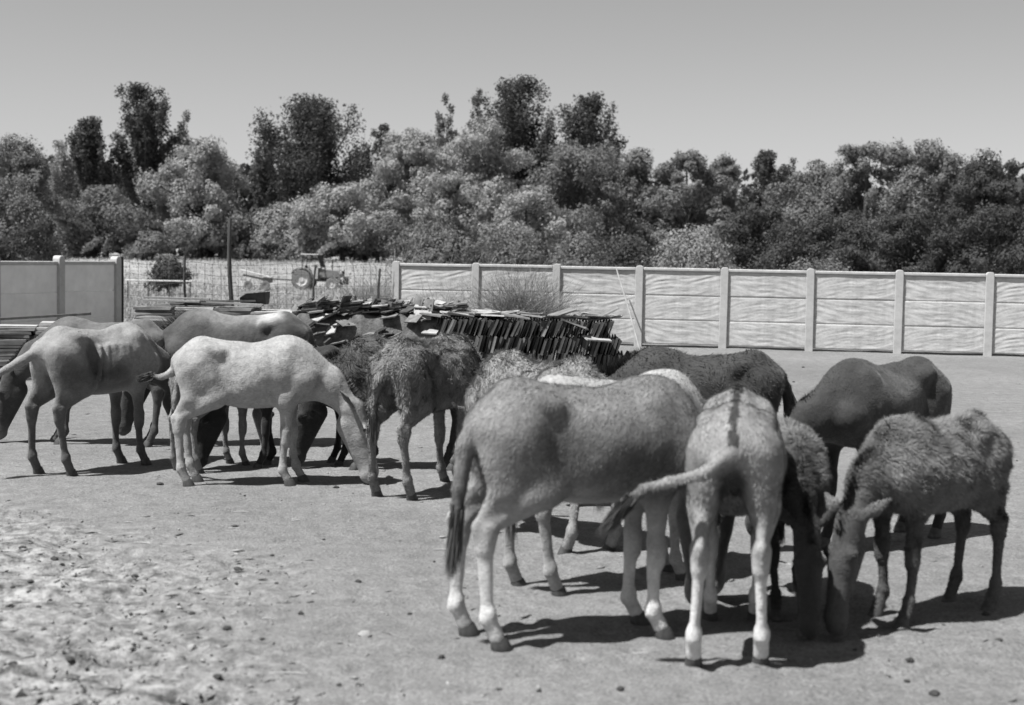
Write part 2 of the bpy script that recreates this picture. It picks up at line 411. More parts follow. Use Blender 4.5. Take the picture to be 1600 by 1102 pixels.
# ------------------------------------------------------------------ tile stacks
def jit_tile_mesh(name, w, d, t, seed):
    r = random.Random(seed); mb = MB(); mb.box((0, 0, 0), (w, d, t))
    me = mb.mesh(name)
    for v in me.vertices: v.co += Vector((r.uniform(-.012, .012), r.uniform(-.012, .012), r.uniform(-.003, .003)))
    return me
edge_t = [jit_tile_mesh('tile', 0.024, 0.40, 0.255, k) for k in range(3)]
flat_t = [jit_tile_mesh('tile', 0.40, 0.26, 0.022, 10 + k) for k in range(4)]
def mats_of(meshes, mat):
    out = []
    for q in meshes:
        c = q.copy(); c.materials.clear(); c.materials.append(mat); out.append(c)
    return out
edge_dark = mats_of(edge_t, M['tile']); edge_mid = mats_of(edge_t, M['tile_mid']); flat_pale = mats_of(flat_t, M['tile_pale']); flat_mid = mats_of(flat_t, M['tile_mid']); flat_dark = mats_of(flat_t, M['tile'])
def put(parent, mesh, loc, rot, sc_=(1, 1, 1)):
    o = link('tile', mesh, None, parent); o.location = loc; o.rotation_euler = rot; o.scale = sc_; return o

s0 = at(978, 583); sx0 = -1.15
r1 = empty('tile_stack', (s0.x, s0.y + 0.25, 0), R(-3)); tag(r1, 'long stack of dark roof tiles set on edge in three tiers before the sunlit fence', 'tile stack')
for tier in range(3):
    x = -0.02 - tier * 0.10; lim = -2.75
    lean = [0.22, 0.30, 0.36][tier]
    while x > lim:
        lj = lean + random.gauss(0, .05)
        o = put(r1, random.choice(edge_dark if random.random() < 0.86 else edge_mid), (x, random.gauss(0, .03), 0.128 + tier * 0.246 + random.gauss(0, .012)), (random.gauss(0, .03), lj, random.gauss(0, .03)))
        x -= 0.031 + abs(random.gauss(0, .003)) + (0.05 if random.random() < 0.02 else 0)
mb = MB()
for row in (1, 2):
    for tier in range(3):
        x = -0.05 - tier * 0.1
        while x > -2.9:
            mb.box((x, row * 0.42, 0.128 + tier * 0.252), (0.02, 0.40, 0.25), Matrix.Rotation(0.15 + random.gauss(0, .03), 3, 'Y')); x -= 0.045
tag(mb.build('tile_rows', M['tile'], r1), kind='stuff')
for k in range(46):      # loose tiles laid on top
    x = -0.25 - 2.7 * random.random(); y = random.uniform(-0.1, 1.0)
    put(r1, random.choice(flat_pale + flat_mid), (x, y, 0.785 + random.uniform(0, .035)), (random.gauss(0, .06), random.gauss(0.05, .08), random.gauss(0, .35)))
put(r1, flat_pale[1], (-0.42, -0.24, 0.50), (R(12), R(4), R(20)))
put(r1, flat_pale[2], (-0.75, -0.20, 0.70), (R(-10), R(18), R(-15)))
put(r1, flat_mid[0], (-0.30, 0.1, 0.86), (R(5), R(-28), R(5)))
put(r1, flat_mid[1], (-0.95, 0.1, 0.86), (R(5), R(-16), R(25)))
for k in range(14):      # spilled at the right foot
    put(r1, random.choice(edge_dark), (0.05 + 0.14 * random.random(), random.uniform(-.15, .9), 0.125), (random.gauss(0, .1), 0.35 + random.gauss(0, .1), random.gauss(0, .2)))

# tumbled heap in the middle
h0 = at_depth(590, 520, 22.2)
r2 = empty('tile_heap', (h0.x, h0.y, 0)); tag(r2, 'tumbled heap of broken pale and dark roof tiles next to the long tile stack', 'tile heap')
nu, nv = 60, 30
uu, vv = np.meshgrid(np.linspace(-1, 1, nu), np.linspace(-1, 1, nv), indexing='xy')
hx, hy = uu * 1.75, vv * 1.0
hz = 0.80 * (1 - sstep(np.abs(uu), 0.62, 1.0)) * (1 - sstep(np.abs(vv), 0.45, 1.0)) + (fbm(np.stack([hx * 4, hy * 4, hx * 0], -1), 3) - .45) * 0.18 - 0.03
ix = np.arange(nu * nv).reshape(nv, nu)
link('rubble', mesh_np('rubble', np.stack([hx, hy, hz], -1).reshape(-1, 3), np.stack([ix[:-1, :-1], ix[:-1, 1:], ix[1:, 1:], ix[1:, :-1]], -1).reshape(-1, 4)), M['rubble'], r2)
def heap_z(x, y):
    a_, b_ = x / 1.75, y / 1.0
    return 0.80 * (1 - float(sstep(abs(a_), 0.62, 1.0))) * (1 - float(sstep(abs(b_), 0.45, 1.0)))
for k in range(225):
    x = random.uniform(-1.45, 1.5); y = random.uniform(-0.9, 0.5); z = heap_z(x, y) + random.uniform(0.0, 0.10)
    q = random.random()
    if q < 0.45: put(r2, random.choice(flat_dark + flat_mid), (x, y, z), (random.gauss(0.1, .15), random.gauss(-0.1, .15), random.gauss(0, .4)), (.62, .7, .9))
    elif q < 0.8: put(r2, random.choice(flat_pale + flat_mid), (x, y, z + 0.03), (random.gauss(0.25, .2), random.gauss(-0.25, .2), random.gauss(0, .6)), (.6, .7, .9))
    else: put(r2, random.choice(edge_dark + edge_mid), (x, y, z + .08), (random.gauss(0.2, .2), random.gauss(0.5, .3), random.gauss(0, .5)), (.9, .6, .7))
for c in range(9):      # small flat sub stacks on the crown
    cx, cy = random.uniform(-1.0, 1.3), random.uniform(-0.5, 0.1)
    for k in range(6): put(r2, random.choice(flat_dark + flat_mid), (cx + random.gauss(0, .02) + k * 0.02, cy + random.gauss(0, .02), heap_z(cx, cy) + 0.02 + k * 0.026), (0.05, -0.12, random.gauss(0, .08)), (.8, .85, 1))

# flat slab stacks on the left
def slab_stack(name, c, nxs, nys, nl, label, rz, pals, dx=0.62, dy=0.45, th=0.045):
    r = empty(name, (c[0], c[1], 0), rz); tag(r, label, 'slab stack')
    base = [jit_tile_mesh('slab', dx - 0.03, dy - 0.02, th - 0.008, 30 + k) for k in range(3)]
    sets = [mats_of(base, M[p]) for p in pals]
    for i in range(nxs):
        for j in range(nys):
            top = nl - (1 if random.random() < .3 else 0)
            for k in range(top):
                o = link('slab', random.choice(random.choice(sets)), None, r)
                o.location = (i * dx + random.gauss(0, .02), j * dy + random.gauss(0, .02), th / 2 + k * th); o.rotation_euler = (random.gauss(0, .006), random.gauss(0, .006), random.gauss(0, .05))
    return r
c = at_depth(12, 530, 18.2)
ss1 = slab_stack('slab_stack', (c.x - 0.6, c.y), 3, 2, 16, 'stack of flat pale stone slabs against the shaded fence', R(12), ['slab', 'slab', 'tile_mid'])
MB().box((0, 0, 0), (1.7, 0.14, 0.03), Matrix.Rotation(R(-4), 3, 'Y')).build('board', M['wood'], ss1).location = (0.75, 0.05, 0.79)
c = at_depth(245, 500, 22.4)
ss2 = slab_stack('slab_stack', (c.x, c.y), 4, 2, 18, 'low stack of flat pale slabs and boards in front of the wire fence', R(2), ['slab', 'tile_pale', 'tile_mid'])
for k in range(7):
    o = MB().box((0, 0, 0), (random.uniform(0.7, 1.3), 0.12, 0.028)).build('board', M['wood'] if k % 2 else M['wood_pale'], ss2)
    o.location = (random.uniform(0.1, 1.7), random.uniform(-0.1, 0.4), 0.84 + 0.03 * (k // 2)); o.rotation_euler = (0, random.gauss(0, .03), random.gauss(0, .12))

# trough on the slabs
tr = empty('feed_trough', (at_depth(399, 470, 22.7).x, 22.7, 0.862), R(-6)); tag(tr, 'dark boat shaped feed trough lying on the low slab stack', 'trough')
mb = MB()
secs = [(-0.22, .13, .10), (-0.1, .16, .17), (0.1, .16, .19), (0.20, .14, .20)]
vs = []; 
for (x, hw, hz_) in secs: vs += [(x, -hw * .6, 0.0), (x, -hw, hz_), (x, -hw + .02, hz_), (x, -hw * .6 + .02, 0.02), (x, hw * .6 - .02, 0.02), (x, hw - .02, hz_), (x, hw, hz_), (x, hw * .6, 0.0)]
fs = []
for i in range(3):
    for k in range(8): fs.append((i * 8 + k, i * 8 + (k + 1) % 8, (i + 1) * 8 + (k + 1) % 8, (i + 1) * 8 + k))
for e in (0, 24): fs += [(e, e + 1, e + 2, e + 3), (e + 4, e + 5, e + 6, e + 7), (e, e + 3, e + 4, e + 7), (e + 3, e + 2, e + 5, e + 4)]
mb.add(vs, fs).build('basin', M['dark_metal'], tr)
MB().box((0, 0, 0), (0.40, 0.30, 0.02), Matrix.Rotation(R(-7), 3, 'Y')).build('lid', M['slab'], tr).location = (-0.01, 0, 0.20)

# pale rail lying far out in the meadow
pa = at_depth(196, 438, 62); pb = at_depth(300, 438, 62)
rl = MB().tube([(0, 0, 0), ((pb.x - pa.x), 0, 0)], 0.035, 8).build('pale_rail', M['paint_pale'], None, True)
rr = empty('fence_rail', (pa.x, 62, 0)); rl.parent = rr; rl.location = (0, 0, pa.z); rl.name = 'rail'
for k in range(4):
    xx = (pb.x - pa.x) * (k + 0.1) / 3.2; gz = ground_z(pa.x + xx, 62)
    MB().tube([(xx, 0.05, gz - 0.1), (xx, 0.05, pa.z + 0.02)], 0.03, 6).build('post', M['wood'], rr)
tag(rr, 'single pale horizontal rail on short posts out in the dry meadow', 'rail')

# ------------------------------------------------------------------ tractor with trailed implement
TY = 92.0
tp = at_depth(498, 456, TY); tz = ground_z(tp.x, TY)
T = empty('tractor', (tp.x, TY, tz), R(-6)); tag(T, 'old open cab tractor with canopy roof parked in the meadow', 'tractor')
sc = 1.0
def wheel(x, y, r, w, parent):
    wr = MB().lathe([(r * .62, -w / 2), (r * .9, -w / 2), (r, -w * .32), (r, w * .32), (r * .9, w / 2), (r * .62, w / 2), (r * .62, -w / 2)], (0, 0, 0), 'Y', 24)
    for k in range(18):
        a = k * 2 * math.pi / 18
        wr.box((r * math.cos(a) * 1.005, 0, r * math.sin(a) * 1.005), (0.05, w * .9, 0.05), Matrix.Rotation(-a, 3, 'Y'))
    o = wr.build('wheel', M['rubber'], parent, True); o.location = (x, y, r)
    MB().lathe([(0.01, -w * .30), (r * .22, -w * .32), (r * .25, -w * .2), (r * .52, -w * .18), (r * .63, -w * .42), (r * .63, w * .42), (r * .5, w * .2), (0.01, w * .2)], (0, 0, 0), 'Y', 24).build('rim', M['paint_pale'], o, True)
for y in (-0.7, 0.7):
    wheel(-0.95, y, 0.66, 0.36, T); wheel(1.02, y * 0.92, 0.40, 0.22, T)
MB().prism([(0.1, .78), (1.55, .82), (1.62, .95), (1.60, 1.25), (0.1, 1.36)], -0.28, 0.28).build('hood', M['paint_mid'], T, bevel=0.03)
MB().box((0.15, 0, 0.72), (2.1, 0.34, 0.34)).box((-0.95, 0, 0.68), (0.5, 1.1, 0.3)).build('chassis', M['dark_metal'], T, bevel=0.02)
MB().box((1.02, 0, 0.42), (0.14, 1.1, 0.12)).build('front_axle', M['dark_metal'], T)
MB().box((1.78, 0, 0.62), (0.26, 0.62, 0.5)).build('front_weight', M['dark_metal'], T, bevel=0.03)
MB().box((1.63, 0, 1.05), (0.03, 0.48, 0.36)).build('grille', M['dark_metal'], T)
for y in (-0.7, 0.7):
    pts = [(-0.95 + 0.78 * math.cos(a), 0.66 + 0.78 * math.sin(a)) for a in np.linspace(R(10), R(150), 12)]
    inn = [(-0.95 + 0.74 * math.cos(a), 0.66 + 0.74 * math.sin(a)) for a in np.linspace(R(150), R(10), 12)]
    MB().prism(pts + inn, y - 0.2, y + 0.2).build('mudguard', M['dark_metal'] if y > 0 else M['paint_mid'], T)
    MB().prism([(-0.42, 1.42), (0.05, 1.42), (0.02, .72), (-0.2, .72)], y * .62 - 0.02, y * .62 + 0.02).build('side_panel', M['paint_pale'], T)
    MB().tube([(-0.95, y * .75, 1.4), (-0.92, y * .75, 2.25)], 0.03, 6).build('cab_post', M['dark_metal'], T)
    MB().tube([(0.32, y * .75, 1.3), (0.02, y * .75, 2.25)], 0.03, 6).build('cab_post', M['dark_metal'], T)
MB().box((-0.48, 0, 2.28), (1.15, 1.25, 0.06)).build('canopy_roof', M['paint_pale'], T, bevel=0.015)
MB().box((0.18, 0, 1.85), (0.03, 1.0, 0.85), Matrix.Rotation(R(-17), 3, 'Y')).build('windscreen_frame', M['dark_metal'], T)
MB().box((-0.62, 0, 1.12), (0.45, 0.5, 0.1)).box((-0.84, 0, 1.36), (0.08, 0.5, 0.45)).build('seat', M['dark_metal'], T, bevel=0.03)
MB().tube([(0.0, 0, 1.2), (-0.18, 0, 1.58)], 0.025, 6).lathe([(0.19, -.015), (0.22, 0), (0.19, .015), (0.19, -.015)], (-0.18, 0, 1.6), 'Z', 16).build('steering_wheel', M['dark_metal'], T)
MB().tube([(0.85, 0.18, 1.25), (0.85, 0.18, 1.95)], 0.035, 8).build('exhaust', M['dark_metal'], T)
for y in (-0.22, 0.22):
    MB().lathe([(0.01, -.05), (.08, -.04), (.09, .03), (.01, .05)], (1.5, y * 1.6, 1.12), 'Y', 12).build('headlight', M['paint_pale'], T, True)
# implement behind it
I0 = empty('hay_mower', (tp.x - 3.9, TY + 0.1, ground_z(tp.x - 3.9, TY)), R(-6)); tag(I0, 'trailed mower with a tilted pale beam hitched behind the tractor', 'mower')
MB().box((-0.1, -0.3, 1.02), (2.1, 0.22, 0.10), Matrix.Rotation(R(13), 3, 'Y')).build('beam', M['paint_pale'], I0, bevel=0.02)
MB().box((-0.1, 0.1, 0.75), (1.9, 0.5, 0.12), Matrix.Rotation(R(11), 3, 'Y')).box((0.6, 0, 0.62), (0.5, 0.6, 0.35)).build('deck', M['paint_mid'], I0, bevel=0.03)
MB().tube([(0.8, 0, 0.7), (2.0, 0, 0.66), (2.75, 0, 0.62)], 0.05, 8).build('drawbar', M['dark_metal'], I0)
for x in (-0.6, 0.55):
    wr = MB().lathe([(.16, -.06), (.27, -.06), (.29, 0), (.27, .06), (.16, .06), (.02, .03), (.02, -.03), (.16, -.06)], (0, 0, 0), 'Y', 18).build('wheel', M['rubber'], I0, True); wr.location = (x, -0.35, 0.28)
MB().tube([(-0.6, -.35, .28), (-.55, 0, .6)], 0.04, 6).tube([(.55, -.35, .28), (.55, 0, .6)], 0.04, 6).build('axle_arm', M['dark_metal'], I0)

# ------------------------------------------------------------------ trees and bushes
def leaf_cloud(centers, radii, n_each, size, flat=0.8, seed=0, feather=False):
    r = np.random.default_rng(seed)
    out = []
    for (c, ra, k) in zip(centers, radii, n_each):
        d = r.normal(size=(k, 3)); d /= np.linalg.norm(d, axis=1)[:, None]
        rad = ra * (0.30 + 0.72 * r.random(k) ** 0.5 + 0.10 * r.normal(size=k))
        lump = 1 + 0.55 * (fbm(d * 2.6 + np.array(c) * 1.7 + 50, 3) - 0.44) * 2
        p = np.array(c) + (d * (rad * lump)[:, None] if not feather else np.clip(r.normal(size=(k, 3)), -2.2, 2.2) * ra * .55) * np.array([1, 1, flat])
        if not feather:
            wp = np.stack([fbm(p * .55 / ra * .9 + 7, 3), fbm(p * .55 / ra * .9 + 37, 3), fbm(p * .55 / ra * .9 + 67, 3)], -1) - .44
            p = p + wp * ra * 2.2
        nrm = d + r.normal(size=(k, 3)) * 0.42; nrm /= np.linalg.norm(nrm, axis=1)[:, None]
        a = np.cross(nrm, r.normal(size=(k, 3))); a /= np.linalg.norm(a, axis=1)[:, None]
        b = np.cross(nrm, a); s = size * (0.6 + 0.9 * r.random(k))[:, None]
        out.append(np.stack([p - a * s * 0.6 - b * s * .45, p - a * s * .5 + b * s * 0.5, p + a * s * 0.85], 1))
    q = np.concatenate(out); q = q.reshape(-1, 3)
    return q

def tree(name, px, top, hw, Z, tone, style, label, base=None, group='trees and bushes of the wood', cat='tree', leaves=9000):
    s = F_PX / Z
    X = at_depth(px, 400, Z).x
    gz = ground_z(X, Z)
    ztop = at_depth(px, top, Z).z
    hgt = ztop - gz; w = hw / s
    r = random.Random(int(px * 7 + top))
    root = empty(name, (X, Z, gz)); tag(root, label, cat, group)
    C = []; Rr = []
    limbs = []
    if style == 'round':       # billowing crown to the ground
        npf = 44
        for k in range(npf):
            t = (k + r.random()) / npf
            z = hgt * (0.10 + 0.80 * t); ww = w * math.sin(math.pi * min(1, 0.30 + 0.70 * (1 - t)) * 0.60) * (1.05 if t < .8 else .9)
            a = r.uniform(0, 6.283); q = r.uniform(0.35, 0.95)
            rad = w * r.choice((.16, .2, .25, .32, .38)) * (1 - 0.25 * t)
            C.append((ww * q * math.cos(a), ww * q * math.sin(a) * 0.8, min(z, hgt - rad * .8))); Rr.append(rad)
        C.append((r.uniform(-.15, .15) * w, 0, hgt - w * .28)); Rr.append(w * .30)
    elif style in ('poplar', 'wisp'):     # ascending branches, gaps of sky
        nb_ = 34 if style == 'poplar' else 12
        for k in range(nb_):
            t = (k + r.random()) / nb_; a = r.uniform(0, 6.283)
            ze = hgt * (0.42 + 0.56 * t); zs = hgt * (0.22 + 0.38 * t)
            ww = w * (0.62 + 0.38 * math.sin(math.pi * min(1, t * 1.05))) * (1 - 0.60 * max(0, t - .72) / .28) * r.uniform(0.75, 1.05)
            e = Vector((ww * math.cos(a), ww * math.sin(a), ze)); st0 = Vector((0, 0, zs))
            limbs.append((st0, e))
            for m_ in range(5 if style == 'poplar' else 4):
                f_ = 0.30 + 0.70 * m_ / 4 + r.uniform(-.05, .05); c_ = st0.lerp(e, f_); rad = w * r.uniform(0.13, 0.23) * (1.15 - .35 * f_)
                C.append((c_.x + r.gauss(0, .05) * w, c_.y + r.gauss(0, .05) * w, min(c_.z + .06 * hgt * f_, hgt - rad))); Rr.append(rad)
        C.append((0, 0, hgt - w * .16)); Rr.append(w * .16)
    else:                      # low hedge bush
        npf = 16
        for k in range(npf):
            a = r.uniform(0, 6.283); q = r.uniform(0.0, 0.75); rad = hgt * r.uniform(0.26, 0.40)
            zc = hgt * r.uniform(0.25, 0.72) * (1 - 0.35 * q)
            C.append((w * q * math.cos(a) * 1.0, w * q * math.sin(a) * 0.6, min(zc, hgt - rad * .85))); Rr.append(rad)
        C.append((r.uniform(-.3, .3) * w, 0, hgt * .68)); Rr.append(hgt * .34)
    tot = sum(q * q for q in Rr)
    leaves = int(leaves * {'wisp': 1.1, 'poplar': 2.7, 'round': 3.9, 'bush': 3.7}[style])
    ne = [max(20, int(leaves * q * q / tot)) for q in Rr]
    # a leaf spray is about five pixels of the photograph
    size = {'round': 2.5, 'poplar': 2.6, 'wisp': 2.5, 'bush': 2.5}[style] / s
    fl = {'round': .85, 'poplar': 1.25, 'wisp': 1.6, 'bush': .9}[style]
    q = leaf_cloud(C, Rr, ne, size, fl, int(px * 3 + top) + 5000, bool(limbs))
    q[:, 2] = np.maximum(q[:, 2], 0.02)
    q[:, 2] = np.where(q[:, 2] > hgt * 1.02, hgt * 1.02, q[:, 2])
    me = mesh_np('crown', q, np.arange(len(q)).reshape(-1, 3))
    link('crown', me, LEAF[tone], root)
    # trunk and limbs
    mb = MB(); tr_ = max(0.09, w * 0.055 + 0.03 * hgt / 4)
    th_ = hgt * (0.55 if style != 'bush' else 0.35)
    bend = r.uniform(-.04, .04) * hgt
    sp = [(bend * t * t, 0.02 * hgt * math.sin(t * 4), th_ * 1.5 * t - 0.15) for t in np.linspace(0, 1, 7)]
    mb.tube(sp, [tr_ * (1 - .75 * t) for t in np.linspace(0, 1, 7)], 7)
    for (a0_, e0_) in limbs: mb.tube([a0_, a0_.lerp(e0_, .5) + Vector((0, 0, -.02 * hgt)), e0_], [tr_ * .35, tr_ * .22, tr_ * .07], 5)
    order = [] if limbs else sorted(range(len(C)), key=lambda i: -Rr[i])[:9]
    for i in order:
        c = Vector(C[i]); z0 = max(0.15 * hgt, min(th_ * 1.2, c.z * 0.55)); f = (z0 + .15) / (th_ * 1.5)
        s_ = Vector((bend * f * f, 0.02 * hgt * math.sin(f * 4), z0))
        mid = s_.lerp(c, .5) + Vector((0, 0, .08 * (c - s_).length))
        mb.tube([s_, mid, c], [tr_ * .42, tr_ * .27, tr_ * .1], 5)
    link('trunk', mb.mesh('trunk', True), M['bark'], root)
    return root

TR = [
 # px, top, hw, Z, tone, style, leaves, label
 (18, 212, 92, 74, 'mid', 'round', 14000, 'big dense dark tree rising over the shaded concrete fence'),
 (-95, 235, 90, 80, 'mid', 'round', 7000, 'dense tree beside the big tree over the shaded fence'),
 (92, 222, 40, 165, 'light', 'wisp', 7000, 'pale hazy thin tree beside the big dense tree'),
 (148, 186, 42, 150, 'dark', 'poplar', 8000, 'dark narrow poplar just beside the tall oval poplar'),
 (226, 134, 54, 152, 'dark', 'poplar', 11000, 'tall oval poplar with spreading upright branches above the shaded fence'),
 (292, 176, 30, 165, 'pale', 'wisp', 6000, 'thin feathery tree behind the pale willow'),
 (312, 214, 86, 118, 'pale', 'round', 12000, 'soft pale willow behind the tall wire fence stake'),
 (165, 292, 88, 116, 'mid', 'round', 10000, 'wide bushy tree below the two dark poplars'),
 (238, 362, 40, 112, 'mid', 'bush', 5000, 'upright bush at the meadow edge near the shaded fence end'),
 (262, 400, 22, 76, 'dark', 'bush', 2500, 'small dark round bush out in the dry meadow'),
 (345, 330, 50, 117, 'mid', 'bush', 5000, 'bush under the pale willow at the meadow edge'),
 (492, 156, 98, 150, 'dark', 'poplar', 16000, 'broad dark tree with a tall leafy crown behind the tractor'),
 (418, 205, 30, 152, 'dark', 'wisp', 6000, 'thin dark tree at the shoulder of the broad dark tree'),
 (430, 318, 62, 118, 'light', 'bush', 7000, 'pale silvery bush behind the mower'),
 (535, 285, 80, 116, 'pale', 'round', 9000, 'rounded pale bush behind the tractor canopy'),
 (600, 196, 30, 172, 'dark', 'poplar', 5000, 'small distant dark tree between broad dark tree and willows'),
 (640, 204, 84, 130, 'pale', 'round', 12000, 'rounded willow beside the broad dark tree'),
 (742, 186, 92, 136, 'pale', 'round', 13000, 'tallest billowing willow in the middle of the wood'),
 (692, 150, 30, 162, 'mid', 'wisp', 6000, 'sparse twiggy treetop above the billowing willows'),
 (745, 142, 24, 164, 'mid', 'wisp', 5000, 'thin bare topped tree next to the highest dark poplar'),
 (806, 124, 72, 156, 'dark', 'poplar', 12000, 'highest dark poplar of the wood, fan shaped above the willows'),
 (914, 150, 60, 156, 'dark', 'poplar', 10000, 'smaller fan shaped dark poplar next to the highest poplar'),
 (868, 222, 60, 150, 'dark', 'round', 8000, 'dark leafy mass between the two fan shaped poplars'),
 (700, 268, 66, 116, 'pale', 'round', 8000, 'lower willow with bright rounded tufts'),
 (905, 218, 110, 127, 'mid', 'round', 13000, 'wide soft willow behind the bush covered fence post'),
 (822, 292, 66, 112, 'pale', 'round', 8000, 'bright rounded bush under the highest poplar'),
 (1004, 234, 72, 130, 'mid', 'round', 9000, 'rounded tree behind the leaning pole'),
 (1072, 228, 64, 126, 'mid', 'round', 9000, 'tree with layered rounded crown above the pale bush'),
 (1128, 240, 46, 140, 'mid', 'round', 6000, 'narrow rounded tree next to the layered crown'),
 (1200, 238, 44, 150, 'dark', 'poplar', 8000, 'dark tree with a spiky flat top above the long fence'),
 (1275, 252, 82, 112, 'mid', 'round', 9000, 'soft rounded tree beside the spiky topped dark tree'),
 (1352, 218, 76, 108, 'mid', 'round', 10000, 'highest rounded crown of the big dark clump'),
 (1440, 222, 84, 108, 'mid', 'round', 11000, 'broad rounded crown in the big dark clump'),
 (1540, 236, 84, 104, 'dark', 'round', 11000, 'dark rounded tree at the far end of the long fence'),
 (1655, 226, 90, 100, 'dark', 'round', 6000, 'dark tree beyond the far end of the long fence'),
 (1180, 322, 80, 96, 'dark', 'round', 9000, 'dark low tree close behind the long fence'),
 (1300, 330, 95, 84, 'dark', 'round', 9000, 'dark shady thicket tree behind the middle of the long fence'),
 (1420, 326, 95, 82, 'dark', 'round', 9000, 'dark shady thicket tree behind the broad crown'),
 (1545, 318, 100, 80, 'dark', 'round', 10000, 'dark shady thicket tree at the end of the long fence'),
 (1680, 318, 100, 78, 'dark', 'round', 5000, 'dark shady thicket tree beyond the end of the long fence'),
 (1078, 352, 46, 70, 'light', 'bush', 6000, 'pale leafy bush peeping over the long fence'),
 (590, 336, 72, 116, 'mid', 'bush', 6000, 'dull bush behind the first post of the long fence'),
 (690, 346, 72, 96, 'mid', 'bush', 6000, 'dull low bush under the bright willow tufts'),
 (795, 346, 74, 94, 'mid', 'bush', 6000, 'low thicket bush behind the dry tumbleweed'),
 (892, 362, 64, 90, 'mid', 'bush', 6000, 'low thicket bush under the wide soft willow'),
 (985, 368, 60, 88, 'dark', 'bush', 5500, 'dark low bush behind the leaning pole'),
 (470, 360, 70, 117, 'mid', 'bush', 5000, 'low hedge bush along the meadow edge behind the tractor'),
 (380, 372, 56, 117, 'mid', 'bush', 4500, 'low hedge bush along the meadow edge behind the mower'),
 (1280, 402, 60, 60, 'mid', 'bush', 4000, 'low scrub just showing over the long fence'),
]
for (px, top, hw, Z, tone, style, lv, label) in TR:
    nm = {'round': 'broadleaf_tree', 'poplar': 'poplar_tree', 'wisp': 'thin_tree', 'bush': 'bush'}[style]
    tree(nm, px, top, hw, Z, tone, style, label, leaves=lv, cat='bush' if style == 'bush' else 'tree')
# the wood behind the trees goes on as one dark mass
q = []
r_ = np.random.default_rng(5); K = 60000
wy = 168 + 30 * r_.random(K); wx = (r_.random(K) * 1.5 - 0.75) * wy
wz = 1.2 + 9.5 * r_.random(K) ** 0.8 * (0.55 + 0.9 * vnoise(np.stack([wx * .12, wy * .05, wx * 0], -1)))
d = r_.normal(size=(K, 3)); d /= np.linalg.norm(d, axis=1)[:, None]; a = np.cross(d, r_.normal(size=(K, 3))); a /= np.linalg.norm(a, axis=1)[:, None]; b_ = np.cross(d, a)
p = np.stack([wx, wy, wz], -1); s_ = 0.55
me = mesh_np('far_wood', np.stack([p - a * s_, p - b_ * s_ * .7, p + a * s_, p + b_ * s_ * .7], 1).reshape(-1, 3), np.arange(K * 4).reshape(-1, 4))
tag(link('far_wood', me, LEAF['dark']), 'dark mass of the wood filling in behind the separate trees', 'wood', kind='stuff')

# dry wiry bushes by the fence
def dry_bush(px, py, Y, w, h, n, label, r0=0.003, mat='twig'):
    c0 = at_depth(px, py, Y); root = empty('dry_bush', (c0.x, Y, 0)); tag(root, label, 'bush', 'dry wiry bushes at the fence')
    r = random.Random(int(px)); vs = []; 
    for k in range(n):
        a = r.uniform(0, 6.283); e = r.uniform(0.1, 1.0); L = r.uniform(.5, 1.0)
        p = Vector((r.gauss(0, .12) * w, r.gauss(0, .1) * w, 0.0)); d = Vector((math.cos(a) * (1 - e * .6) * w, math.sin(a) * .45 * (1 - e * .6) * w, h * e)).normalized()
        step = L * math.hypot(w, h) * 0.155
        for s_ in range(6):
            d2 = (d + Vector((r.gauss(0, .38), r.gauss(0, .3), r.gauss(0.02, .25)))).normalized()
            q = p + d2 * step
            sd = d2.cross(Vector((r.gauss(0, 1), r.gauss(0, 1), r.gauss(0, 1)))).normalized() * r0 * (1.25 - s_ * .15)
            q.z = max(0.01, q.z)
            vs += [p - sd, p + sd, q + sd * .8, q - sd * .8]; p, d = q, d2
    me = mesh_np('twigs', np.array([tuple(q) for q in vs]), np.arange(len(vs)).reshape(-1, 4))
    tag(link('twigs', me, M[mat], root), kind='stuff')
dry_bush(815, 500, 26.6, 1.0, 1.6, 3200, 'dry round tumbleweed bush in front of the long fence', 0.004, 'twig_dark')
dry_bush(700, 500, 27.3, 0.9, 1.35, 700, 'dry wispy weed climbing the first fence panels', 0.0036, 'twig_dark')
dry_bush(578, 480, 29.6, 0.9, 1.5, 1500, 'tall dry brush beside the first post of the long fence', 0.0045)
dry_bush(640, 440, 29.8, 1.2, 1.9, 420, 'tangle of dry stems showing over the first fence panels', 0.004)
dry_bush(780, 440, 29.8, 1.5, 1.75, 380, 'tangle of dry stems showing over the fence above the tumbleweed', 0.004)

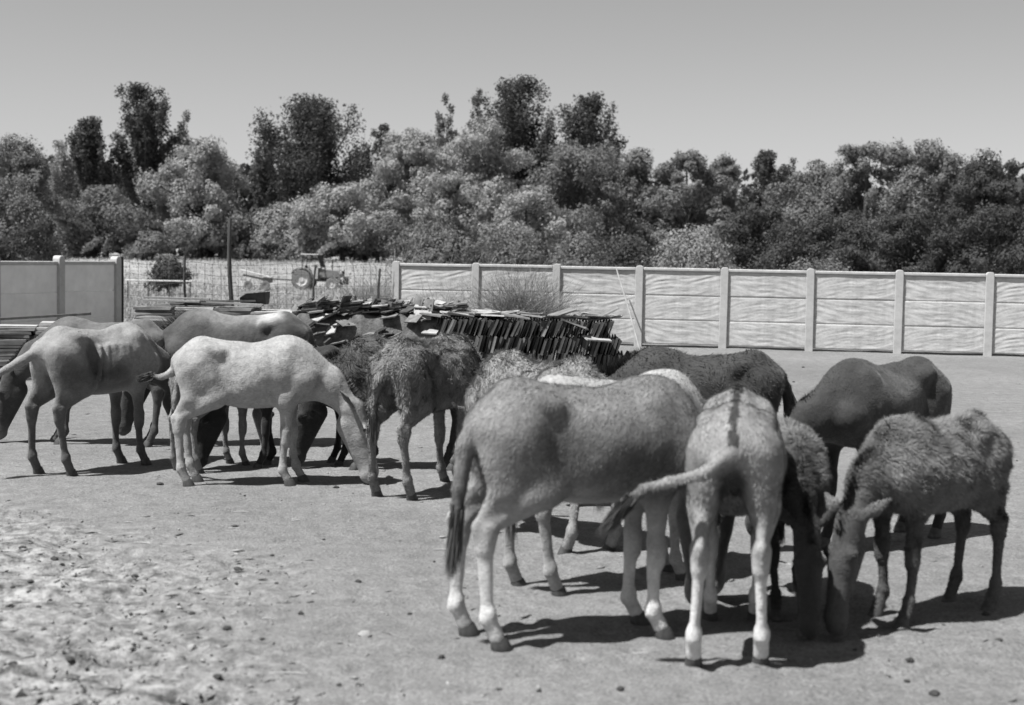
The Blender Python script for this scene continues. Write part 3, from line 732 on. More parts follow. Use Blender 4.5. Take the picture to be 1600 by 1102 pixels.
# ------------------------------------------------------------------ animals
class SDF:
    def __init__(s): s.p = []
    def cone(s, a, b, ra, rb, k=0.05, tone=None, flat=None, f=1.0): s.p.append(('c', np.array(a, float), np.array(b, float), ra, rb, k, tone, None if flat is None else np.array(flat, float), f))
    def ell(s, c, r, k=0.06, tone=None, rot=None): s.p.append(('e', np.array(c, float), np.array(r, float), rot, None, k, tone, None, 1.0))
    def cut(s, c, r, k=0.06, rot=None): s.p.append(('x', np.array(c, float), np.array(r, float), rot, None, k, None, None, 1.0))
    @staticmethod
    def dist(q, P):
        if q[0] == 'c':
            _, a, b, ra, rb, k, t, n, f = q
            v = P - a; ba = b - a
            if n is not None:
                v = v + (v @ n)[..., None] * n * (1 / f - 1); ba = ba + (ba @ n) * n * (1 / f - 1)
            h = np.clip((v @ ba) / max(1e-9, ba @ ba), 0, 1)
            return np.linalg.norm(v - h[..., None] * ba, axis=-1) - (ra + (rb - ra) * h)
        c, r, rot = q[1], q[2], q[3]
        v = P - c
        if rot is not None: v = v @ rot
        k0 = np.linalg.norm(v / r, axis=-1); k1 = np.linalg.norm(v / (r * r), axis=-1)
        return k0 * (k0 - 1) / np.maximum(k1, 1e-6)
    def bounds(s, q):
        if q[0] == 'c':
            m = max(q[3], q[4]) + 0.09
            return np.minimum(q[1], q[2]) - m, np.maximum(q[1], q[2]) + m
        m = (q[2].max() if q[3] is not None else q[2]) + max(0.09, q[5] + 0.05)
        return q[1] - m, q[1] + m
    def mesh(s, h):
        lo = np.min([s.bounds(q)[0] for q in s.p], 0); hi = np.max([s.bounds(q)[1] for q in s.p], 0)
        n = np.ceil((hi - lo) / h).astype(int) + 2
        ax = [lo[i] + h * np.arange(n[i]) for i in range(3)]
        V = np.full(n, 0.5, np.float32)
        for q in s.p:
            b0, b1 = s.bounds(q)
            i0 = np.clip(np.floor((b0 - lo) / h).astype(int), 0, n); i1 = np.clip(np.ceil((b1 - lo) / h).astype(int) + 1, 0, n)
            G = np.stack(np.meshgrid(*[ax[i][i0[i]:i1[i]] for i in range(3)], indexing='ij'), -1)
            d = s.dist(q, G).astype(np.float32); sl_ = tuple(slice(i0[i], i1[i]) for i in range(3)); o = V[sl_]; k = q[5]
            if q[0] == 'x':
                d = -d; t = np.clip(0.5 - 0.5 * (d - o) / k, 0, 1); V[sl_] = d * (1 - t) + o * t + k * t * (1 - t)
            else:
                t = np.clip(0.5 + 0.5 * (o - d) / k, 0, 1); V[sl_] = o * (1 - t) + d * t - k * t * (1 - t)
        return nets(V, lo, h)
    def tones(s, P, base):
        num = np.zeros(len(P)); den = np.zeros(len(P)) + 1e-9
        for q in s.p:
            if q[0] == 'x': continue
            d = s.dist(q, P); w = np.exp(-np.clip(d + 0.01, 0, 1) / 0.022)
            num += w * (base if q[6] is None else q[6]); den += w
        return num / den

def nets(V, lo, h):
    ins = V < 0; n = np.array(V.shape)
    C = [(i, j, k) for i in (0, 1) for j in (0, 1) for k in (0, 1)]
    sl = lambda c: tuple(slice(c[a], n[a] - 1 + c[a]) for a in range(3))
    cnt = sum(ins[sl(c)].astype(np.int8) for c in C)
    act = np.argwhere((cnt > 0) & (cnt < 8))
    acc = np.zeros((len(act), 3)); num = np.zeros(len(act))
    for c in C:
        for a in range(3):
            if c[a]: continue
            e = list(c); e[a] = 1
            v0 = V[tuple((act + c).T)]; v1 = V[tuple((act + e).T)]
            m = (v0 < 0) != (v1 < 0); t = np.where(m, v0 / np.where(m, v0 - v1, 1), 0)
            p = np.tile(np.array(c, float), (len(act), 1)); p[:, a] += t
            acc += p * m[:, None]; num += m
    verts = lo + h * (act + acc / num[:, None])
    idm = np.full(n - 1, -1, np.int64); idm[tuple(act.T)] = np.arange(len(act))
    F = []
    for a in range(3):
        b, c = (a + 1) % 3, (a + 2) % 3
        s0 = [slice(None)] * 3; s1 = [slice(None)] * 3; s0[a] = slice(0, -1); s1[a] = slice(1, None)
        A = ins[tuple(s0)]; B = ins[tuple(s1)]
        for flip, mask in ((False, A & ~B), (True, B & ~A)):
            g = np.argwhere(mask); ok = (g[:, b] > 0) & (g[:, c] > 0) & (g[:, b] < n[b] - 1) & (g[:, c] < n[c] - 1); g = g[ok]
            def at_(db, dc):
                q = g.copy(); q[:, b] += db; q[:, c] += dc; return idm[tuple(q.T)]
            f = np.stack([at_(-1, -1), at_(0, -1), at_(0, 0), at_(-1, 0)], -1)
            F.append(f[:, ::-1] if flip else f)
    F = np.concatenate(F); F = F[(F >= 0).all(1)]
    # light smoothing
    E = np.concatenate([F[:, [0, 1]], F[:, [1, 2]], F[:, [2, 3]], F[:, [3, 0]]])
    for it in range(3):
        s_ = np.zeros_like(verts); c_ = np.zeros(len(verts))
        for q in (E, E[:, ::-1]):
            np.add.at(s_, q[:, 0], verts[q[:, 1]]); np.add.at(c_, q[:, 0], 1)
        lam = 0.5 if it % 2 == 0 else -0.45
        verts = verts + lam * (s_ / np.maximum(c_, 1)[:, None] - verts)
    return verts, F

def hair_mesh(name, P, Dr, L, Wd, tone, r, bendv=None, nrm=None):
    """one tapering blade (two segments) per hair"""
    n = len(P); Dr = Dr / np.linalg.norm(Dr, axis=1)[:, None]
    sd = np.cross(Dr, r.normal(size=(n, 3)) if nrm is None else nrm); sd /= np.linalg.norm(sd, axis=1)[:, None] + 1e-9; sd *= np.asarray(Wd).reshape(-1, 1)
    L = np.asarray(L).reshape(-1, 1)
    tip = P + Dr * L
    if bendv is not None: tip = tip + bendv * L
    v = np.stack([P - sd, P + sd, tip], 1).reshape(-1, 3)
    me = mesh_np(name, v, np.arange(3 * n).reshape(-1, 3)); set_tone(me, np.repeat(tone, 3))
    return me

hoof_me = None
def hoof_mesh():
    mb = MB(); prof = [(0.030, 0.060), (0.036, 0.052), (0.046, 0.004), (0.045, 0.0), (0.0, 0.0)]
    n = 14; vs = []; fs = []
    for (rr_, z) in prof:
        for k in range(n):
            t = 2 * math.pi * k / n; st = 1.15 if math.cos(t) > 0 else 0.9
            vs.append((rr_ * math.cos(t) * st + (0.056 - z) * 0.30 - 0.006, rr_ * 0.86 * math.sin(t), z))
    for i in range(len(prof) - 1):
        for k in range(n): fs.append((i * n + k, i * n + (k + 1) % n, (i + 1) * n + (k + 1) % n, (i + 1) * n + k))
    fs.append(tuple(range(n))); mb.add(vs, fs); return mb.mesh('hoof', True)

_a = R(28); ROT_F = np.array([[math.cos(_a), 0, math.sin(_a)], [0, 1, 0], [-math.sin(_a), 0, math.cos(_a)]])
def animal(name, label, cat, anchor, which, heading, Hh, base, seed, belly=None, leg=None, muzzle=None, lowleg=None, ear=None, ears=0.28, mane=0.06,
           fur=0.0, furn=0, stripe=None, lx=1.0, girth=1.0, feet=((0, 0), (0, 0), (0, 0), (0, 0)), yaw=0.0, drop=0.0, reach=0.0, tail=None, tailw=1.0, tuft=0.26,
           tufttone=None, patches=None, thin=0.0, horse=False, vox=0.015, headtone=None, neck=None, hipbone=0.5, lean=0.0):
    """local design: x forward, y left, z up, 1.13 m at the withers.  feet: hind left, hind right, fore left, fore right (dx, dy)"""
    r = np.random.default_rng(seed); B = base
    belly = B if belly is None else belly; leg = B if leg is None else leg; lowleg = leg if lowleg is None else lowleg
    muzzle = B if muzzle is None else muzzle; headtone = B if headtone is None else headtone; ear = headtone if ear is None else ear; neck = B if neck is None else neck
    s = SDF(); X = lambda x: x * lx; g_ = girth
    # trunk
    s.ell((X(0.20), 0, 0.84), (0.29, 0.185 * g_, 0.245), 0.05)
    s.ell((X(-0.02), 0, 0.825), (0.34 * lx, 0.225 * g_, 0.220), 0.08)
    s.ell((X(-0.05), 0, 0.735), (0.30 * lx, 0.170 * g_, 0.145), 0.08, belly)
    s.ell((X(-0.22), 0, 0.87), (0.24 * lx, 0.155 * g_, 0.175), 0.08)
    s.ell((X(-0.38), 0, 0.90), (0.19, 0.158, 0.17), 0.06)
    s.cone((X(0.27), 0, 1.02), (X(-0.1), 0, 0.985), 0.080, 0.066, 0.05)
    s.cone((X(-0.1), 0, 0.985), (X(-0.36), 0, 1.02), 0.075, 0.09, 0.07)
    s.ell((X(0.24), 0, 1.055), (0.12, 0.05, 0.06), 0.07)               # withers
    s.cone((X(-0.40), 0, 1.0), (X(-0.54), 0, 0.93), 0.10, 0.06, 0.05)   # croup to dock
    for y in (1, -1):
        s.cone((X(-0.25), y * 0.138, 1.00), (X(-0.33), y * 0.125, 1.03), 0.045, 0.04, 0.045 + 0.03 * (1 - hipbone)); s.ell((X(-0.50), y * 0.085, 0.93), (0.045, 0.04, 0.05), 0.06)     # hip bone
        s.cut((X(-0.20), y * (0.300 * g_ - 0.035 * thin), 0.87), (0.095, 0.066 + 0.02 * thin, 0.20), 0.14, ROT_F)                              # hollow of the flank
        s.cut((X(0.135), y * 0.285 * g_, 0.62), (0.055, 0.08, 0.14), 0.08)                          # behind the elbow
        s.cone((X(0.24), y * 0.10, 1.00), (X(0.35), y * 0.125, 0.80), 0.07, 0.075, 0.03, None, (0, 1, 0), 0.75); s.ell((X(0.22), y * 0.112, 0.86), (0.09, 0.085, 0.18), 0.04)   # shoulder blade
        if thin:
            for k in range(5):
                xx = 0.12 - k * 0.065
                s.cone((X(xx), y * 0.165 * g_, 0.96), (X(xx - 0.05), y * 0.205 * g_, 0.72), 0.012 + .006 * thin, 0.012 + .006 * thin, 0.03)
    # hind legs
    hoofs = []
    for i, y in ((0, 1), (1, -1)):
        dx, dy = feet[i]
        fx, fy = X(-0.49) + dx, y * 0.125 + dy
        st = np.array((X(-0.26) + dx * 0.12, y * 0.145, 0.675)); hk = np.array((X(-0.535) + dx * 0.62, y * 0.118 + dy * 0.55, 0.475)); ft = np.array((fx - 0.012, fy, 0.155))
        nrm = (0, 1, 0)
        s.ell((X(-0.40), y * 0.104, 0.85), (0.140, 0.090, 0.19), 0.04)
        s.cone((X(-0.40), y * 0.12, 0.88), st, 0.130, 0.082, 0.035, None, nrm, 0.66)
        s.cone((X(-0.485), y * 0.09, 0.90), (X(-0.45), y * 0.125, 0.66), 0.085, 0.07, 0.05, None, nrm, 0.8)
        kn = st + np.array((-0.035, 0, -0.02))
        s.cone(kn, hk + np.array((0.03, 0, 0.05)), 0.076, 0.038, 0.028, leg, nrm, 0.75)
        s.cone((X(-0.46) + dx * .2, y * 0.122, 0.665), hk + np.array((-0.012, 0, 0.07)), 0.056, 0.024, 0.025, leg, nrm, 0.8)
        s.cone(hk + np.array((0.02, 0, 0.03)), hk + np.array((0.008, 0, -0.055)), 0.045, 0.037, 0.015, leg)
        s.cone(hk + np.array((-0.036, 0, 0.045)), hk + np.array((-0.022, 0, -0.05)), 0.022, 0.018, 0.02, leg)
        s.cone(hk + np.array((0.012, 0, -0.05)), ft, 0.027, 0.022, 0.015, lowleg)
        s.cone(hk + np.array((-0.016, 0, -0.05)), ft + np.array((-0.02, 0, 0.0)), 0.016, 0.014, 0.015, lowleg)
        s.cone(ft, ft + np.array((-0.008, 0, -0.02)), 0.036, 0.034, 0.015, lowleg)
        s.cone(ft + np.array((0.0, 0, -0.02)), (fx + 0.026, fy, 0.05), 0.032, 0.034, 0.012, lowleg)
        hoofs.append((fx + 0.032, fy))
    for i, y in ((2, 1), (3, -1)):
        dx, dy = feet[i]
        fx, fy = X(0.29) + dx, y * 0.105 + dy
        ps = np.array((X(0.38), y * 0.105, 0.80)); el = np.array((X(0.235) + dx * .05, y * 0.125, 0.655)); kn = np.array((X(0.265) + dx * 0.5, y * 0.115 + dy * .5, 0.375)); ft = np.array((fx - 0.01, fy, 0.14))
        nrm = (0, 1, 0)
        s.cone((X(0.25), y * 0.09, 0.98), ps, 0.085, 0.095, 0.06, None, nrm, 0.75)
        s.cone(ps, el, 0.095, 0.085, 0.05, None, nrm, 0.75)
        s.cone(el + np.array((0.02, 0, 0.02)), kn + np.array((0, 0, 0.05)), 0.066, 0.036, 0.04, leg, nrm, 0.82)
        s.cone(kn + np.array((0.004, 0, 0.04)), kn + np.array((0.004, 0, -0.04)), 0.043, 0.040, 0.02, leg)
        s.cone(kn + np.array((0, 0, -0.04)), ft, 0.026, 0.021, 0.015, lowleg)
        s.cone(kn + np.array((-0.022, 0, -0.04)), ft + np.array((-0.02, 0, 0)), 0.016, 0.014, 0.015, lowleg)
        s.cone(ft, ft + np.array((-0.008, 0, -0.02)), 0.035, 0.033, 0.015, lowleg)
        s.cone(ft + np.array((0, 0, -0.02)), (fx + 0.026, fy, 0.05), 0.031, 0.033, 0.012, lowleg)
        hoofs.append((fx + 0.032, fy))
    # neck and head
    n0 = np.array((X(0.33), 0, 0.90)); yw = R(yaw)
    def ry(p, fr):
        a = yw * fr; q = np.array(p, float) - n0; return n0 + np.array((q[0] * math.cos(a) - q[1] * math.sin(a), q[0] * math.sin(a) + q[1] * math.cos(a), q[2]))
    bx = X(0.33) - 0.33
    n1 = ry((0.55 + bx + reach * .5, 0, 0.78 - drop * .4), 0.55); poll = ry((0.76 + bx + reach, 0, 0.60 - drop), 0.9); muz = ry((0.87 + bx + reach * 1.15, 0, 0.11 + max(0, -drop) * .0), 1.0)
    u = muz - poll; u /= np.linalg.norm(u); lat = np.array((-math.sin(yw * 1.0), math.cos(yw * 1.0), 0.0)); fn = np.cross(lat, u); fn /= np.linalg.norm(fn)
    if fn @ (muz - n0) < 0 and abs(fn[2]) < .5: fn = -fn
    lat = np.cross(u, fn)
    hs = 1.0 if horse else 1.13
    hp = lambda a, b, c=0.0: poll + hs * (a * u + b * fn + c * lat)
    ln = np.array((-math.sin(yw * .5), math.cos(yw * .5), 0))
    s.cone(n0, n1, 0.175, 0.125, 0.07, neck, ln, 0.62)
    s.cone((X(0.30), 0, 0.80), n1 + np.array((0, 0, -0.03)), 0.15, 0.11, 0.07, neck, (0, 1, 0), 0.75)
    s.cone(n1, poll - u * .0 - fn * 0.035, 0.125, 0.085, 0.05, neck, lat, 0.66)
    s.cone(hp(0.0, -0.02), hp(0.20, 0.0), 0.082 * hs, 0.074 * hs, 0.04, headtone, lat, 0.84)
    s.cone(hp(0.18, 0.0), hp(0.42, 0.005), 0.070 * hs, 0.054 * hs, 0.03, headtone, lat, 0.88)
    s.cone(hp(0.10, -0.075), hp(0.40, -0.035), 0.080 * hs, 0.040 * hs, 0.03, headtone, lat, 0.66)
    s.ell(hp(0.445, 0.0), (0.058 * hs, 0.055 * hs, 0.062 * hs), 0.03, muzzle); s.cone(hp(0.46, -0.035), hp(0.485, -0.012), 0.038 * hs, 0.038 * hs, 0.025, muzzle)
    for y in (1, -1):
        s.ell(hp(0.145, 0.036, y * 0.060), (0.034, 0.030, 0.032), 0.025, headtone)
        s.cut(hp(0.475, 0.030, y * 0.042), (0.015, 0.015, 0.015), 0.012)
        e0 = hp(-0.02, -0.01, y * 0.05); dirv = -u * 0.62 - fn * 0.22 + lat * y * 0.68; dirv /= np.linalg.norm(dirv)
        fl = np.cross(dirv, u); fl = np.cross(dirv, fl) * .4 + fl; fl /= np.linalg.norm(fl)
        s.cone(e0, e0 + dirv * ears * .45, 0.022, 0.040, 0.015, ear, fl, 0.5); s.cone(e0 + dirv * ears * .45, e0 + dirv * ears, 0.040, 0.008, 0.010, ear, fl, 0.40)
    # tail bone
    tail = tail or [(-0.60, 0.0, 0.86), (-0.625, 0.01, 0.70), (-0.62, 0.015, 0.52)]
    tp_ = [np.array((X(-0.535), 0, 0.965))] + [np.array((q[0] + (X(-0.53) + .53), q[1], q[2])) for q in tail]
    nt_ = len(tp_)
    for i in range(nt_ - 1):
        s.cone(tp_[i], tp_[i + 1], (0.042 - 0.022 * i / (nt_ - 1)) * tailw, (0.042 - 0.022 * (i + 1) / (nt_ - 1)) * tailw, 0.02, B if i < nt_ - 2 else (tufttone or B))
    vs, F = s.mesh(vox)
    ton = s.tones(vs, B)
    lump_w = sstep(vs[:, 2], .55, .75) * (fbm(vs * 8 + seed * 5.3, 3) - .44) * .020
    # coat markings; some patches also paint shade and highlights into the tone
    me = mesh_np('body', vs, F, True)
    nor = np.empty(len(vs) * 3, np.float32); me.vertices.foreach_get('normal', nor); nor = nor.reshape(-1, 3)
    if stripe is not None:
        on = (np.abs(vs[:, 1]) < 0.020 + 0.016 * (vnoise(vs * 20) - .5)) & (vs[:, 2] > 0.92) & (vs[:, 0] > X(-0.60)) & (vs[:, 0] < X(0.35)) & (nor[:, 2] + -nor[:, 0] * .5 > 0.4)
        ton = np.where(on, stripe, ton)
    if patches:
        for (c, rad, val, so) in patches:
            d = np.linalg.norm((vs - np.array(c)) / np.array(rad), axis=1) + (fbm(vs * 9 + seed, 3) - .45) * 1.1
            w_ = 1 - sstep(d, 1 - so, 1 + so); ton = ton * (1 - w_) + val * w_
    ton = ton * (0.86 + 0.3 * fbm(vs * 5 + seed * 3.1, 3))
    vs = vs + nor * lump_w[:, None]
    k = Hh / 1.13
    vs_s = vs * k
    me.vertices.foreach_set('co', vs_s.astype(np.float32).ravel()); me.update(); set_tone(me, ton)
    # placement
    p = at(*anchor)
    hd = R(heading); lx_ = {'hind': X(-0.47), 'front': X(0.31), 'mid': 0.0}[which] * k
    loc = Vector((p.x - lx_ * math.cos(hd), p.y - lx_ * math.sin(hd), 0))
    loc.z = ground_z(loc.x, loc.y) - 0.004
    root = empty(name, loc, hd); tag(root, label, cat, 'grazing herd of donkeys and horses')
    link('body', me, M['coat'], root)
    global hoof_me
    if hoof_me is None: hoof_me = hoof_mesh(); hoof_me.materials.append(M['hoof'])
    for (x, y) in hoofs:
        o = link('hoof', hoof_me, None, root); o.location = (x * k, y * k, 0.0); o.scale = (k, k, k)
    for y in (1, -1):
        em = bpy.data.meshes.new('eye'); bm = bmesh.new(); bmesh.ops.create_icosphere(bm, subdivisions=2, radius=0.021 * k); 
        for f_ in bm.faces: f_.smooth = True
        bm.to_mesh(em); bm.free(); o = link('eye', em, M['eye'], root); o.location = tuple(hp(0.147, 0.034, y * 0.068) * k)
    # mane along the crest
    nm = 1300 if mane < 0.12 else 2600
    t = r.random(nm); A = n0 + np.array((-0.06, 0, 0.14)); Bp = n1; Cc = poll
    c1 = np.array([A + np.array((0, 0, .02)), n1 + (np.cross(n1 - n0, ln) / np.linalg.norm(np.cross(n1 - n0, ln))) * -0.0, poll - u * 0.04])
    dir1 = n1 - n0; up1 = np.cross(ln, -dir1); up1 /= np.linalg.norm(up1); up1 = up1 if up1[2] > 0 else -up1
    dir2 = poll - n1; up2 = np.cross(lat, -dir2); up2 /= np.linalg.norm(up2); up2 = up2 if up2[2] > 0 else -up2
    K0 = A; K1 = n1 + up1 * 0.118; K2 = poll - u * 0.055 + up2 * 0.03; K3 = hp(0.07, 0.06)
    cp = np.where((t < .45)[:, None], K0 + (K1 - K0) * (t / .45)[:, None], np.where((t < .88)[:, None], K1 + (K2 - K1) * ((t - .45) / .43)[:, None], K2 + (K3 - K2) * ((t - .88) / .12)[:, None]))
    upv = np.where((t < .5)[:, None], up1, up2)
    sidev = lat * r.normal(0, 0.010, nm)[:, None]
    dr = upv + r.normal(0, .18, (nm, 3)) + (np.array((0, 0, -0.55)) if mane > .12 else 0) + (lat * (0.7 if seed % 2 else -0.7) if mane > .12 else 0)
    mt = (headtone if horse else min(B, headtone) * 0.55) * (0.7 + .6 * r.random(nm))
    hm = hair_mesh('mane', (cp + sidev - upv * 0.012) * k, dr, mane * k * (0.6 + .6 * r.random(nm)), np.full(nm, 0.0045), mt, r)
    link('mane', hm, M['hair'], root)
    # tail tuft
    nh = 900; e1 = tp_[-1]; e0 = tp_[-2]; dt = (e1 - e0) / np.linalg.norm(e1 - e0)
    st_ = 0.15 if horse else 0.45
    if horse: e0 = tp_[0]
    tt = st_ + (1 - st_) * r.random(nh)
    segs = np.array(tp_); idxs = np.clip((tt * (nt_ - 1)).astype(int), 0, nt_ - 2) if horse else np.full(nh, nt_ - 2)
    fr = (tt * (nt_ - 1) - idxs) if horse else tt
    P0 = segs[idxs] + (segs[idxs + 1] - segs[idxs]) * fr[:, None] + r.normal(0, .010, (nh, 3))
    D0 = segs[idxs + 1] - segs[idxs]; D0 /= np.linalg.norm(D0, axis=1)[:, None]; D0 = D0 + np.array((0, 0, -0.30)) + r.normal(0, .06, (nh, 3))
    tm = hair_mesh('tail_tuft', P0 * k, D0, tuft * k * (0.6 + .55 * r.random(nh)), np.full(nh, 0.0038), (tufttone or B * .5) * (0.7 + .6 * r.random(nh)), r)
    link('tail_tuft', tm, M['hair'], root)
    # coat fur
    if furn:
        fa_ = vs[F]; ar = np.linalg.norm(np.cross(fa_[:, 2] - fa_[:, 0], fa_[:, 3] - fa_[:, 1]), axis=1)
        pick = r.choice(len(F), furn, p=ar / ar.sum()); w4 = r.random((furn, 2, 1)); q4 = fa_[pick]
        P0 = (q4[:, 0] * (1 - w4[:, 0]) + q4[:, 1] * w4[:, 0]) * (1 - w4[:, 1]) + (q4[:, 3] * (1 - w4[:, 0]) + q4[:, 2] * w4[:, 0]) * w4[:, 1]
        N0 = nor[F[pick]].mean(1); N0 /= np.linalg.norm(N0, axis=1)[:, None]
        flow = np.tile(np.array((-0.75, 0, -0.75)), (furn, 1))
        cl = np.stack([vnoise(P0 * 17 + 5), vnoise(P0 * 17 + 25), vnoise(P0 * 17 + 45)], -1) - 0.5
        flow = flow + cl * (2.6 if fur > .02 else 0.8)
        flow = flow - (flow * N0).sum(1)[:, None] * N0
        lift = 0.42 if fur > .02 else 0.22
        D0 = flow + N0 * lift + r.normal(0, .22, (furn, 3))
        zone = np.where(P0[:, 2] > 0.62, 1.0, 0.45) * np.where(P0[:, 2] < 0.42, 0.6, 1.0)
        hd_ = np.linalg.norm(P0 - poll, axis=1); hx_ = (P0 - poll) @ u; zone = zone * np.where((P0[:, 0] > X(.45)) & (hx_ > -.02) & (np.linalg.norm(P0 - (poll + u * .25), axis=1) < .36), .35, 1)
        earz = np.min([np.linalg.norm(P0 - (poll + (-u * .62 - fn * .22 + lat * sg * .68) * ears * .6), axis=1) for sg in (1, -1)], 0); zone = np.where(earz < .14, zone * .3, zone)
        clump = fbm(P0 * 11 + seed, 3)
        ft_ = ton[F[pick, 0]] * ((0.62 + 0.60 * r.random(furn)) * (0.80 + 0.55 * clump) if fur > .02 else (0.88 + .2 * r.random(furn)))
        fm = hair_mesh('coat_fur', P0 * k, D0, fur * k * zone * (0.5 + .8 * r.random(furn)) * (0.6 + .9 * clump), np.full(furn, 0.0017 if fur < .02 else 0.0024), ft_, r, None, N0 + r.normal(0, .22 if fur > .02 else .08, (furn, 3)))
        fm_o = link('coat_fur', fm, M['hair'], root); fm_o['kind'] = 'stuff'
    return root

